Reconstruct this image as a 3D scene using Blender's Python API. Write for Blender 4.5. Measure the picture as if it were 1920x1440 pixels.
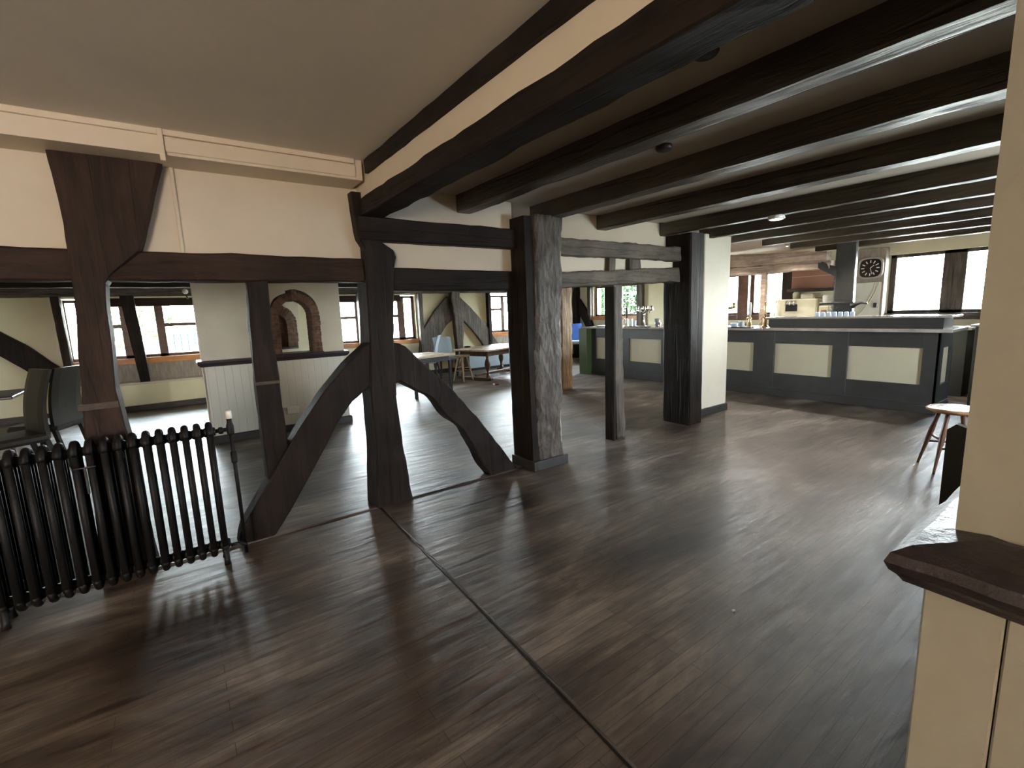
import bpy, math, random
from mathutils import Vector, Matrix, noise
random.seed(7)
SC = bpy.context.scene
COL = SC.collection
for o in list(bpy.data.objects):
    bpy.data.objects.remove(o)

# ------------------------------------------------------------------ camera
CAMF = 875.15
pitch, roll, yaw = 0.155551, -0.0371317, 0.6190045
fw = Vector((math.sin(yaw)*math.cos(pitch), math.cos(yaw)*math.cos(pitch), -math.sin(pitch)))
rt = Vector((math.cos(yaw), -math.sin(yaw), 0)); up = rt.cross(fw)
rt2 = rt*math.cos(roll)+up*math.sin(roll); up2 = -rt*math.sin(roll)+up*math.cos(roll)
cd = bpy.data.cameras.new('camera'); cam = bpy.data.objects.new('camera', cd); COL.objects.link(cam)
m = Matrix((rt2, up2, -fw)).transposed().to_4x4(); m.translation = Vector((0, 0, 1.45))
cam.matrix_world = m
cd.sensor_fit = 'HORIZONTAL'; cd.sensor_width = 36.0; cd.lens = CAMF/1920*36.0
cd.clip_start = 0.02; cd.clip_end = 300
SC.camera = cam

# ------------------------------------------------------------------ colour management, world
SC.view_settings.view_transform = 'Standard'
SC.view_settings.look = 'None'
SC.view_settings.gamma = 1.0
SC.view_settings.use_curve_mapping = False
SC.view_settings.exposure = 1.12
try:
    SC.cycles.use_denoising = True
    SC.cycles.max_bounces = 10
    SC.cycles.diffuse_bounces = 6
    SC.cycles.glossy_bounces = 5
    SC.cycles.transparent_max_bounces = 12
    SC.cycles.sample_clamp_indirect = 6.0
    SC.cycles.caustics_reflective = False
    SC.cycles.caustics_refractive = False
except Exception:
    pass
W = bpy.data.worlds.new('world'); SC.world = W; W.use_nodes = True
nt = W.node_tree; nt.nodes.clear()
wo = nt.nodes.new('ShaderNodeOutputWorld'); wb = nt.nodes.new('ShaderNodeBackground')
wg = nt.nodes.new('ShaderNodeTexCoord'); ws = nt.nodes.new('ShaderNodeSeparateXYZ'); wr = nt.nodes.new('ShaderNodeValToRGB')
nt.links.new(wg.outputs['Generated'], ws.inputs[0]); nt.links.new(ws.outputs['Z'], wr.inputs['Fac'])
wr.color_ramp.elements[0].position = 0.0; wr.color_ramp.elements[0].color = (0.62, 0.66, 0.62, 1)
wr.color_ramp.elements[1].position = 0.55; wr.color_ramp.elements[1].color = (0.80, 0.89, 1.0, 1)
e = wr.color_ramp.elements.new(0.03); e.color = (0.93, 0.97, 1.0, 1)
wb.inputs['Strength'].default_value = 60.0
nt.links.new(wr.outputs['Color'], wb.inputs['Color']); nt.links.new(wb.outputs[0], wo.inputs[0])

def area(name, loc, rot, sx, sy, power, col, portal=False):
    l = bpy.data.lights.new(name, 'AREA'); l.shape = 'RECTANGLE'; l.size = sx; l.size_y = sy
    l.energy = power; l.color = col
    o = bpy.data.objects.new(name, l); COL.objects.link(o); o.location = loc; o.rotation_euler = rot
    if portal: l.cycles.is_portal = True
    return o
PI = math.pi
# daylight through the back windows (facing -Y), the bar windows (facing -X) and the windows behind the camera (facing +Y)
area('daylight_back_left', (-0.45, 10.75, 1.40), (-PI/2, 0, 0), 2.0, 0.95, 60, (0.92, 0.96, 1.0), True)
area('daylight_back_middle', (3.55, 10.75, 1.40), (-PI/2, 0, 0), 1.9, 0.95, 60, (0.92, 0.96, 1.0), True)
area('daylight_back_right', (7.4, 10.75, 1.40), (-PI/2, 0, 0), 1.3, 0.95, 45, (0.92, 0.96, 1.0), True)
area('daylight_bar_far', (10.3, 8.7, 1.6), (0, PI/2, 0), 0.85, 1.9, 35, (0.85, 0.95, 1.0), True)
area('daylight_bar_middle', (10.3, 4.95, 1.6), (0, PI/2, 0), 0.85, 1.5, 60, (1.0, 0.96, 0.88), True)
area('daylight_bar_right', (10.3, 1.95, 1.65), (0, PI/2, 0), 0.95, 1.9, 110, (0.92, 0.97, 1.0), True)
area('daylight_side', (5.1, -1.80, 1.35), (PI/2, 0, 0), 1.1, 1.1, 55, (0.50, 0.68, 1.0), True)
area('daylight_rear', (-2.6, -2.9, 1.50), (PI/2, 0, 0), 1.6, 1.0, 64, (1.0, 0.76, 0.60))

area('blue_floor_fill', (5.1, -1.40, 1.35), (PI/2, 0, 0), 0.9, 0.9, 16, (0.30, 0.50, 1.0))  # added fill lamp, tints the floor near the side window blue

# ------------------------------------------------------------------ materials
MATS = {}
def newmat(name):
    mt = bpy.data.materials.new(name); mt.use_nodes = True
    n = mt.node_tree; b = n.nodes['Principled BSDF']
    MATS[name] = mt
    return mt, n, b
def coord(n, scale=(1, 1, 1), rot=(0, 0, 0)):
    tc = n.nodes.new('ShaderNodeTexCoord'); mp = n.nodes.new('ShaderNodeMapping')
    mp.inputs['Scale'].default_value = scale; mp.inputs['Rotation'].default_value = rot
    n.links.new(tc.outputs['Object'], mp.inputs['Vector'])
    return mp.outputs['Vector']
def noisetex(n, vec, scale, detail=5, rough=0.6, dist=0.0):
    t = n.nodes.new('ShaderNodeTexNoise'); t.inputs['Scale'].default_value = scale
    t.inputs['Detail'].default_value = detail; t.inputs['Roughness'].default_value = rough
    t.inputs['Distortion'].default_value = dist
    n.links.new(vec, t.inputs['Vector']); return t
def ramp(n, fac, stops):
    r = n.nodes.new('ShaderNodeValToRGB'); el = r.color_ramp.elements
    el[0].position, el[0].color = stops[0][0], (*stops[0][1], 1)
    el[1].position, el[1].color = stops[-1][0], (*stops[-1][1], 1)
    for p, c in stops[1:-1]:
        q = el.new(p); q.color = (*c, 1)
    n.links.new(fac, r.inputs['Fac']); return r
def bump(n, b, h, strength, dist=0.01, prev=None):
    bp = n.nodes.new('ShaderNodeBump'); bp.inputs['Strength'].default_value = strength
    bp.inputs['Distance'].default_value = dist
    n.links.new(h, bp.inputs['Height'])
    if prev: n.links.new(prev.outputs[0], bp.inputs['Normal'])
    n.links.new(bp.outputs[0], b.inputs['Normal']); return bp

def plain(name, col, rough=0.6, metal=0.0, var=0.12, nscale=8, bstr=0.0, spec=0.5, coat=0.0):
    mt, n, b = newmat(name)
    v = coord(n)
    t = noisetex(n, v, nscale)
    lo = tuple(c*(1-var) for c in col); hi = tuple(min(1, c*(1+var)) for c in col)
    r = ramp(n, t.outputs['Fac'], [(0.3, lo), (0.7, hi)])
    n.links.new(r.outputs[0], b.inputs['Base Color'])
    b.inputs['Roughness'].default_value = rough; b.inputs['Metallic'].default_value = metal
    b.inputs['Specular IOR Level'].default_value = spec
    if coat: b.inputs['Coat Weight'].default_value = coat; b.inputs['Coat Roughness'].default_value = 0.15
    if bstr:
        t2 = noisetex(n, v, nscale*6, 6)
        bump(n, b, t2.outputs['Fac'], bstr)
    return mt

def oak(name, axis, dark, light, rough=0.5, bstr=0.5, bd=0.01, gs=1.0, cracks=True, spec=0.5):
    mt, n, b = newmat(name)
    s = [9*gs, 9*gs, 9*gs]; s['xyz'.index(axis)] = 0.9*gs
    v = coord(n, tuple(s))
    t = noisetex(n, v, 2.2, 8, 0.65, 0.8)
    v2 = coord(n, (1, 1, 1)); big = noisetex(n, v2, 2.5, 3)
    mx = n.nodes.new('ShaderNodeMath'); mx.operation = 'MULTIPLY_ADD'
    n.links.new(big.outputs['Fac'], mx.inputs[0]); mx.inputs[1].default_value = 0.6
    n.links.new(t.outputs['Fac'], mx.inputs[2])
    r = ramp(n, mx.outputs[0], [(0.55, dark), (0.8, tuple((a+c)/2 for a, c in zip(dark, light))), (1.1 if False else 1.0, light)])
    n.links.new(r.outputs[0], b.inputs['Base Color'])
    rr = n.nodes.new('ShaderNodeMapRange'); rr.inputs['To Min'].default_value = rough-0.12; rr.inputs['To Max'].default_value = rough+0.15
    n.links.new(t.outputs['Fac'], rr.inputs['Value']); n.links.new(rr.outputs[0], b.inputs['Roughness'])
    b.inputs['Specular IOR Level'].default_value = spec
    bp = bump(n, b, t.outputs['Fac'], bstr, bd)
    if cracks:
        s2 = [14*gs]*3; s2['xyz'.index(axis)] = 0.7*gs
        v3 = coord(n, tuple(s2)); t3 = noisetex(n, v3, 1.3, 2, 0.5, 0.4)
        cr = ramp(n, t3.outputs['Fac'], [(0.36, (0, 0, 0)), (0.41, (1, 1, 1))])
        bump(n, b, cr.outputs[0], bstr*0.7, bd*1.2, bp)
    return mt

DK, DL = (0.006, 0.0042, 0.0034), (0.026, 0.018, 0.0145)
for ax in 'xyz':
    oak('oak_dark_'+ax, ax, DK, DL, 0.58, 0.6, spec=0.14)
    oak('oak_brown_'+ax, ax, (0.012, 0.0068, 0.005), (0.050, 0.030, 0.022), 0.6, 0.6, spec=0.15)
    oak('oak_grey_'+ax, ax, (0.028, 0.021, 0.016), (0.15, 0.12, 0.095), 0.6, 0.9, 0.015, spec=0.35)
oak('joist_oak', 'y', (0.010, 0.008, 0.007), (0.045, 0.034, 0.026), 0.36, 0.9, 0.012, spec=1.0)
MATS['joist_oak'].node_tree.nodes['Principled BSDF'].inputs['Specular Tint'].default_value = (1.0, 0.86, 0.66, 1)
oak('raw_oak', 'z', (0.16, 0.09, 0.045), (0.62, 0.45, 0.28), 0.6, 1.0, 0.02, 1.4)
oak('pale_lintel', 'y', (0.20, 0.13, 0.095), (0.60, 0.46, 0.36), 0.6, 1.0, 0.02, 0.7)
oak('frame_wood', 'x', (0.06, 0.026, 0.016), (0.16, 0.075, 0.045), 0.4, 0.2, 0.004, cracks=False)
oak('sill_orange', 'x', (0.42, 0.15, 0.04), (0.75, 0.32, 0.10), 0.35, 0.15, 0.003, cracks=False)
oak('table_top', 'x', (0.36, 0.27, 0.18), (0.62, 0.50, 0.37), 0.26, 0.2, 0.003, cracks=False)
oak('table_leg', 'z', (0.045, 0.018, 0.010), (0.16, 0.07, 0.035), 0.35, 0.2, 0.003, cracks=False)
oak('stool_wood', 'x', (0.22, 0.10, 0.05), (0.45, 0.24, 0.12), 0.22, 0.15, 0.002, cracks=False)
oak('stool_leg_wood', 'z', (0.05, 0.02, 0.013), (0.14, 0.06, 0.035), 0.3, 0.15, 0.002, cracks=False)
oak('pale_stool_wood', 'z', (0.50, 0.33, 0.18), (0.80, 0.62, 0.42), 0.4, 0.15, 0.002, cracks=False)

# rough adzed face of the big pillar
mt, n, b = newmat('oak_hewn')
v = coord(n, (5, 5, 1.3)); t = noisetex(n, v, 3.0, 9, 0.7, 1.2)
v2 = coord(n, (9, 9, 3.5)); vo = n.nodes.new('ShaderNodeTexVoronoi'); vo.inputs['Scale'].default_value = 2.6
n.links.new(v2, vo.inputs['Vector'])
r = ramp(n, t.outputs['Fac'], [(0.32, (0.030, 0.022, 0.017)), (0.5, (0.085, 0.067, 0.056)), (0.72, (0.20, 0.17, 0.15))])
n.links.new(r.outputs[0], b.inputs['Base Color']); b.inputs['Roughness'].default_value = 0.55
bp = bump(n, b, t.outputs['Fac'], 1.0, 0.03); bump(n, b, vo.outputs['Distance'], 0.8, 0.02, bp)

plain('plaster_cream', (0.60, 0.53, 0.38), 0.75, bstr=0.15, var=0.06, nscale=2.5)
plain('plaster_panel', (0.66, 0.58, 0.46), 0.6, bstr=0.12, var=0.05, nscale=2.0)
plain('plaster_pale', (0.62, 0.57, 0.46), 0.75, bstr=0.2, var=0.07, nscale=3)
plain('plaster_yellow', (0.86, 0.80, 0.56), 0.8, bstr=0.1, var=0.04, nscale=2)
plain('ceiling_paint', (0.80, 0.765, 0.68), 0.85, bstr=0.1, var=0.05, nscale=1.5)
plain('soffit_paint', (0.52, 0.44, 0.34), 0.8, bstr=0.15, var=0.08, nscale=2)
plain('trim_cream', (0.72, 0.63, 0.50), 0.5, bstr=0.05, var=0.04, nscale=3)
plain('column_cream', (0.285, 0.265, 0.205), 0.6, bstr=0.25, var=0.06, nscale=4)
plain('black_gloss', (0.010, 0.009, 0.009), 0.30, bstr=0.08, var=0.3, nscale=14)
plain('radiator_black', (0.006, 0.0055, 0.0055), 0.55, spec=0.3, bstr=0.15, var=0.35, nscale=20)
plain('skirting_dark', (0.035, 0.032, 0.030), 0.45, bstr=0.1, var=0.2)
plain('rail_dark', (0.022, 0.016, 0.017), 0.34, bstr=0.35, var=0.3, nscale=12)
plain('bar_paint', (0.034, 0.034, 0.032), 0.45, bstr=0.1, var=0.2, nscale=6)
plain('bar_panel', (0.50, 0.45, 0.32), 0.6, bstr=0.15, var=0.04, nscale=4)
plain('bar_top', (0.36, 0.32, 0.29), 0.14, bstr=0.05, var=0.25, nscale=6, spec=0.8)
plain('green_paint', (0.055, 0.085, 0.03), 0.5, bstr=0.1, var=0.15)
plain('white_plastic', (0.80, 0.78, 0.72), 0.4, var=0.03)
plain('cream_plastic', (0.70, 0.66, 0.50), 0.45, var=0.06)
plain('chrome', (0.75, 0.75, 0.76), 0.15, 1.0, var=0.05)
plain('brass', (0.65, 0.48, 0.26), 0.25, 1.0, var=0.1)
plain('sky_tinted_leather', (0.10, 0.24, 0.80), 0.4, bstr=0.1, var=0.1)  # blue sky reflection put into the leather's colour
plain('blue_glass', (0.45, 0.58, 0.75), 0.15, var=0.1)
plain('pale_and_glare_blue', (0.45, 0.55, 0.62), 0.3, var=0.05)  # bluish window glare painted into chairs and bench; the bowl is simply pale
plain('dark_leather', (0.030, 0.026, 0.023), 0.33, bstr=0.2, var=0.2, nscale=20)
plain('dark_steel', (0.05, 0.05, 0.055), 0.35, 0.7)
plain('smoke_brown', (0.045, 0.03, 0.022), 0.5, var=0.2)
plain('lead', (0.08, 0.08, 0.085), 0.5, 0.6, var=0.1)
plain('red_lintel', (0.36, 0.17, 0.12), 0.7, bstr=0.6, var=0.35, nscale=5)
plain('reveal_white', (0.86, 0.82, 0.72), 0.7, bstr=0.1, var=0.03)
plain('grass', (0.10, 0.22, 0.05), 0.8, var=0.4, nscale=3)
plain('paving', (0.32, 0.30, 0.28), 0.8, var=0.2, nscale=3)
plain('car_blue', (0.004, 0.014, 0.035), 0.3, var=0.02)
plain('tyre', (0.02, 0.02, 0.02), 0.7)
plain('paper', (0.78, 0.76, 0.66), 0.6, var=0.03)
plain('clock_face', (0.035, 0.022, 0.02), 0.25, var=0.2)
plain('clock_frame', (0.42, 0.37, 0.30), 0.35, 0.0, var=0.1)

# wallpaper-like panel under the windows
mt, n, b = newmat('under_sill'); v = coord(n, (6, 6, 1)); t = noisetex(n, v, 6, 6)
r = ramp(n, t.outputs['Fac'], [(0.3, (0.24, 0.19, 0.16)), (0.7, (0.42, 0.36, 0.30))]); n.links.new(r.outputs[0], b.inputs['Base Color'])
b.inputs['Roughness'].default_value = 0.7

# tongue and groove boards (vertical), painted
def boards(name, axis, col, w=0.1, groove=0.35):
    mt, n, b = newmat(name)
    tc = n.nodes.new('ShaderNodeTexCoord'); sp = n.nodes.new('ShaderNodeSeparateXYZ'); n.links.new(tc.outputs['Object'], sp.inputs[0])
    d = n.nodes.new('ShaderNodeMath'); d.operation = 'DIVIDE'; n.links.new(sp.outputs['XYZ'.index(axis)], d.inputs[0]); d.inputs[1].default_value = w
    f = n.nodes.new('ShaderNodeMath'); f.operation = 'FRACT'; n.links.new(d.outputs[0], f.inputs[0])
    g = ramp(n, f.outputs[0], [(0.0, (0, 0, 0)), (0.05, (1, 1, 1)), (0.95, (1, 1, 1)), (1.0, (0, 0, 0))])
    mx = n.nodes.new('ShaderNodeMixRGB'); n.links.new(g.outputs[0], mx.inputs['Fac'])
    mx.inputs['Color1'].default_value = (*[c*(1-groove) for c in col], 1); mx.inputs['Color2'].default_value = (*col, 1)
    n.links.new(mx.outputs[0], b.inputs['Base Color']); b.inputs['Roughness'].default_value = 0.55
    bump(n, b, g.outputs[0], 0.5, 0.006)
    return mt
boards('boards_white', 'X', (0.62, 0.60, 0.52), 0.085, 0.22)
boards('boards_cream_y', 'Y', (0.33, 0.29, 0.215), 0.35, 0.0)

# bricks
mt, n, b = newmat('brick'); v = coord(n, (1, 1, 1)); bt = n.nodes.new('ShaderNodeTexNoise'); bt.inputs['Scale'].default_value = 22
n.links.new(v, bt.inputs['Vector']); bt.inputs['Detail'].default_value = 6
r = ramp(n, bt.outputs['Fac'], [(0.3, (0.055, 0.030, 0.020)), (0.55, (0.15, 0.078, 0.050)), (0.8, (0.26, 0.16, 0.11))])
n.links.new(r.outputs[0], b.inputs['Base Color']); b.inputs['Roughness'].default_value = 0.8; bump(n, b, bt.outputs['Fac'], 0.7, 0.01)
plain('mortar', (0.20, 0.16, 0.12), 0.9, bstr=0.3)
# brick courses as surface pattern
mt, n, b = newmat('brick_courses'); v = coord(n, (1, 1, 1), (PI/2, 0, PI/2)); bk = n.nodes.new('ShaderNodeTexBrick')
n.links.new(v, bk.inputs['Vector']); bk.inputs['Scale'].default_value = 1.0; bk.inputs['Brick Width'].default_value = 0.22; bk.inputs['Row Height'].default_value = 0.075
bk.inputs['Mortar Size'].default_value = 0.006
bk.inputs['Color1'].default_value = (0.38, 0.19, 0.13, 1); bk.inputs['Color2'].default_value = (0.27, 0.13, 0.09, 1); bk.inputs['Mortar'].default_value = (0.45, 0.36, 0.28, 1)
n.links.new(bk.outputs['Color'], b.inputs['Base Color']); b.inputs['Roughness'].default_value = 0.8; bump(n, b, bk.outputs['Fac'], -0.5, 0.01)

# timber floor: narrow boards running along X
mt, n, b = newmat('floor_boards')
v = coord(n)
bk = n.nodes.new('ShaderNodeTexBrick'); n.links.new(v, bk.inputs['Vector'])
bk.inputs['Scale'].default_value = 1.0; bk.inputs['Brick Width'].default_value = 0.95; bk.inputs['Row Height'].default_value = 0.058
bk.inputs['Mortar Size'].default_value = 0.0015; bk.inputs['Mortar Smooth'].default_value = 0.1; bk.offset = 0.37
bk.inputs['Color1'].default_value = (0.48, 0.48, 0.48, 1); bk.inputs['Color2'].default_value = (0.75, 0.75, 0.75, 1); bk.inputs['Mortar'].default_value = (0, 0, 0, 1)
g = noisetex(n, coord(n, (1.2, 14, 1)), 2.4, 8, 0.65, 0.6)
wn = noisetex(n, coord(n, (0.55, 1.3, 1)), 1.7, 6, 0.6, 0.6)
fine = noisetex(n, coord(n, (3, 40, 1)), 3.0, 5, 0.7)
c1 = ramp(n, wn.outputs['Fac'], [(0.32, (0.026, 0.017, 0.014)), (0.44, (0.075, 0.051, 0.037)), (0.54, (0.125, 0.095, 0.073)), (0.68, (0.27, 0.225, 0.185))])
c2 = ramp(n, g.outputs['Fac'], [(0.3, (0.45, 0.43, 0.42)), (0.7, (1.3, 1.28, 1.25))])
m1 = n.nodes.new('ShaderNodeMixRGB'); m1.blend_type = 'MULTIPLY'; m1.inputs['Fac'].default_value = 1.0
n.links.new(c1.outputs[0], m1.inputs['Color1']); n.links.new(c2.outputs[0], m1.inputs['Color2'])
m2 = n.nodes.new('ShaderNodeMixRGB'); m2.blend_type = 'MULTIPLY'; m2.inputs['Fac'].default_value = 0.62
sc_ = n.nodes.new('ShaderNodeMixRGB'); sc_.blend_type = 'MULTIPLY'; sc_.inputs['Fac'].default_value = 1.0
n.links.new(bk.outputs['Color'], sc_.inputs['Color1']); sc_.inputs['Color2'].default_value = (1.6, 1.6, 1.6, 1)
n.links.new(m1.outputs[0], m2.inputs['Color1']); n.links.new(sc_.outputs[0], m2.inputs['Color2'])
n.links.new(m2.outputs[0], b.inputs['Base Color'])
rr = n.nodes.new('ShaderNodeMapRange'); rr.inputs['From Min'].default_value = 0.3; rr.inputs['From Max'].default_value = 0.7
rr.inputs['To Min'].default_value = 0.38; rr.inputs['To Max'].default_value = 0.56
n.links.new(g.outputs['Fac'], rr.inputs['Value']); n.links.new(rr.outputs[0], b.inputs['Roughness'])
b.inputs['Specular IOR Level'].default_value = 0.62
b1 = bump(n, b, bk.outputs['Fac'], -0.55, 0.004); b2 = bump(n, b, g.outputs['Fac'], 0.35, 0.004, b1); b3 = bump(n, b, fine.outputs['Fac'], 0.12, 0.003, b2)
cup = noisetex(n, coord(n, (1.6, 9.0, 1)), 1.6, 2, 0.4, 0.3); bump(n, b, cup.outputs['Fac'], 0.5, 0.012, b3)

# glass: thin pane
mt, n, b = newmat('glass'); n.nodes.remove(b)
tr = n.nodes.new('ShaderNodeBsdfTransparent'); gl = n.nodes.new('ShaderNodeBsdfGlossy'); gl.inputs['Roughness'].default_value = 0.05
tr.inputs['Color'].default_value = (0.93, 0.96, 0.95, 1)
fr = n.nodes.new('ShaderNodeFresnel'); fr.inputs['IOR'].default_value = 1.35; mx = n.nodes.new('ShaderNodeMixShader')
n.links.new(fr.outputs[0], mx.inputs[0]); n.links.new(tr.outputs[0], mx.inputs[1]); n.links.new(gl.outputs[0], mx.inputs[2])
n.links.new(mx.outputs[0], n.nodes['Material Output'].inputs['Surface'])
# drinking glass
mt, n, b = newmat('tumbler_glass'); b.inputs['Base Color'].default_value = (0.80, 0.88, 0.95, 1); b.inputs['Roughness'].default_value = 0.1
b.inputs['Transmission Weight'].default_value = 0.7; b.inputs['IOR'].default_value = 1.3
# lit lamp
mt, n, b = newmat('lamp_glow'); b.inputs['Emission Color'].default_value = (1.0, 0.93, 0.82, 1); b.inputs['Emission Strength'].default_value = 60
# foliage
mt, n, b = newmat('leaf'); t = noisetex(n, coord(n), 3.0, 4); r = ramp(n, t.outputs['Fac'], [(0.3, (0.007, 0.016, 0.006)), (0.7, (0.016, 0.030, 0.012))]); b.inputs['Specular IOR Level'].default_value = 0.0
n.links.new(r.outputs[0], b.inputs['Base Color']); b.inputs['Roughness'].default_value = 0.6
M = MATS

plain('leaf_light', (0.08, 0.13, 0.05), 0.6, var=0.3)
# ------------------------------------------------------------------ mesh builder
class B:
    def __init__(s): s.v = []; s.f = []; s.sm = []
    def add(s, vs, fs, smooth=False):
        o = len(s.v); s.v += [Vector(p) for p in vs]; s.f += [tuple(i+o for i in f) for f in fs]; s.sm += [smooth]*len(fs)
        return s
    def box(s, x0, x1, y0, y1, z0, z1, ch=0.0):
        x0, x1 = sorted((x0, x1)); y0, y1 = sorted((y0, y1)); z0, z1 = sorted((z0, z1))
        if ch <= 0:
            return s.add([(x0,y0,z0),(x1,y0,z0),(x1,y1,z0),(x0,y1,z0),(x0,y0,z1),(x1,y0,z1),(x1,y1,z1),(x0,y1,z1)],
                         [(3,2,1,0),(4,5,6,7),(0,1,5,4),(1,2,6,5),(2,3,7,6),(3,0,4,7)])
        ch = min(ch, (x1-x0)/2.2, (y1-y0)/2.2, (z1-z0)/2.2)
        def ring(z, i):
            a, bb, c, d = x0+i, x1-i, y0+i, y1-i
            return [(a+ch,c,z),(bb-ch,c,z),(bb,c+ch,z),(bb,d-ch,z),(bb-ch,d,z),(a+ch,d,z),(a,d-ch,z),(a,c+ch,z)]
        return s.rings([ring(z0, ch*0.6), ring(z0+ch, 0), ring(z1-ch, 0), ring(z1, ch*0.6)])
    def rings(s, rs, closed=True, caps=True, smooth=False):
        k = len(rs[0]); vs = [p for r in rs for p in r]; fs = []
        for i in range(len(rs)-1):
            for j in range(k):
                j2 = (j+1) % k
                if not closed and j == k-1: continue
                fs.append((i*k+j, i*k+j2, (i+1)*k+j2, (i+1)*k+j))
        s.add(vs, fs, smooth)
        if caps:
            o = len(s.v)-len(vs)
            s.f.append(tuple(o+j for j in reversed(range(k)))); s.sm.append(False)
            s.f.append(tuple(o+(len(rs)-1)*k+j for j in range(k))); s.sm.append(False)
        return s
    def lathe(s, prof, c=(0, 0, 0), seg=20, axis='z', caps=True):
        rs = []
        for r, z in prof:
            ring = []
            for j in range(seg):
                a = 2*PI*j/seg; p = (r*math.cos(a), r*math.sin(a), z)
                if axis == 'x': p = (z, p[0], p[1])
                elif axis == 'y': p = (p[1], z, p[0])
                ring.append((p[0]+c[0], p[1]+c[1], p[2]+c[2]))
            rs.append(ring)
        return s.rings(rs, True, caps, True)
    def tube(s, pts, r, seg=10, caps=True):
        pts = [Vector(p) for p in pts]; n = len(pts); rr = r if isinstance(r, (list, tuple)) else [r]*n
        rs = []; prev = None
        for i, p in enumerate(pts):
            d = (pts[min(i+1, n-1)]-pts[max(i-1, 0)]).normalized()
            if prev is None:
                u = d.orthogonal().normalized()
            else:
                u = (prev-d*prev.dot(d)).normalized()
            prev = u; w = d.cross(u)
            rs.append([tuple(p+(u*math.cos(2*PI*j/seg)+w*math.sin(2*PI*j/seg))*rr[i]) for j in range(seg)])
        return s.rings(rs, True, caps, True)
    def bar(s, a, b_, w, h, upv=(0, 0, 1), ch=0.0):
        a = Vector(a); b_ = Vector(b_); d = (b_-a).normalized(); u = Vector(upv)
        sd = d.cross(u).normalized(); u = sd.cross(d).normalized()
        def ring(p):
            if ch <= 0: return [tuple(p+sd*w/2*i+u*h/2*j) for i, j in ((-1,-1),(1,-1),(1,1),(-1,1))]
            return [tuple(p+sd*(w/2*i)+u*(h/2*j)) for i, j in ((-1,-1+ch),(-1+ch,-1),(1-ch,-1),(1,-1+ch),(1,1-ch),(1-ch,1),(-1+ch,1),(-1,1-ch))]
        return s.rings([ring(a), ring(b_)])
    def sphere(s, c, r, seg=12, rg=8, sc=(1, 1, 1)):
        prof = [(max(1e-4, r*math.sin(PI*i/rg)), -r*math.cos(PI*i/rg)) for i in range(rg+1)]
        rs = [[(c[0]+q*math.cos(2*PI*j/seg)*sc[0], c[1]+q*math.sin(2*PI*j/seg)*sc[1], c[2]+z*sc[2]) for j in range(seg)] for q, z in prof]
        return s.rings(rs, True, True, True)
    def xform(s, mtx):
        s.v = [mtx @ p for p in s.v]; return s
    def build(s, name, mat, parent=None, loc=None, **kw):
        me = bpy.data.meshes.new(name)
        off = Vector((0, 0, 0))
        if parent is not None:
            r = parent
            while r is not None:
                off += r.location; r = r.parent
        elif loc is not None: off = Vector(loc)
        me.from_pydata([tuple(p-off) for p in s.v], [], s.f); me.update()
        me.polygons.foreach_set('use_smooth', s.sm)
        me.materials.append(M[mat] if isinstance(mat, str) else mat)
        o = bpy.data.objects.new(name, me); COL.objects.link(o)
        if parent is not None: o.parent = parent
        elif loc is not None: o.location = loc
        # outward normals
        import bmesh
        bm = bmesh.new(); bm.from_mesh(me); bmesh.ops.recalc_face_normals(bm, faces=bm.faces); bm.to_mesh(me); bm.free()
        for k, v_ in kw.items():
            if v_ is not None: o[k] = v_
        return o

def thing(name, label, cat, loc=(0, 0, 0), group=None, rz=0.0):
    o = bpy.data.objects.new(name, None); COL.objects.link(o); o.location = loc; o.rotation_euler = (0, 0, rz)
    o.empty_display_size = 0.1
    o['label'] = label; o['category'] = cat
    if group: o['group'] = group
    return o
def copy_tree(o, parent=None):
    c = o.copy(); COL.objects.link(c); c.parent = parent
    for ch in [x for x in bpy.data.objects if x.parent == o]:
        copy_tree(ch, c)
    return c
def struct(bb, name, mat, loc=None):
    return bb.build(name, mat, None, loc, kind='structure')

def resample(pts, step):
    out = [Vector(pts[0])]
    for a, c in zip(pts[:-1], pts[1:]):
        a = Vector(a); c = Vector(c); k = max(1, int((c-a).length/step))
        for i in range(1, k+1): out.append(a.lerp(c, i/k))
    return out
def loft(bb, cs, us, vs, wob=0.006, ch=0.12, seed=0, fr=5.0, rough=0.0):
    """timber from section centres and half vectors; wob gives hewn, uneven arrises"""
    rs = []
    P = [(-1,-1+ch),(-1,0),(-1,1-ch),(-1+ch,1),(0,1),(1-ch,1),(1,1-ch),(1,0),(1,-1+ch),(1-ch,-1),(0,-1),(-1+ch,-1)]
    if rough > 0:
        P = []
        k = 7
        for a in range(k): P.append((-1, -1+ch+(2-2*ch)*a/(k-1)))
        for a in range(k): P.append((-1+ch+(2-2*ch)*a/(k-1), 1))
        for a in range(k): P.append((1, 1-ch-(2-2*ch)*a/(k-1)))
        for a in range(k): P.append((1-ch-(2-2*ch)*a/(k-1), -1))
    for i, (c, u, v_) in enumerate(zip(cs, us, vs)):
        ring = []
        for a, b_ in P:
            p = c+u*a+v_*b_
            d = (u.normalized()*a+v_.normalized()*b_)
            q = p*fr+Vector((seed*7.3, seed*3.1, seed*1.7))
            w = noise.noise(q)*wob + noise.noise(q*3.1)*wob*0.45
            if rough > 0: w += noise.noise(Vector((q.x*3.5, q.y*3.5, q.z*1.6)))*rough + noise.noise(Vector((q.x*8, q.y*8, q.z*4)))*rough*0.5
            ring.append(tuple(p+d*w))
        rs.append(ring)
    return bb.rings(rs, True, True, rough > 0)
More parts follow.
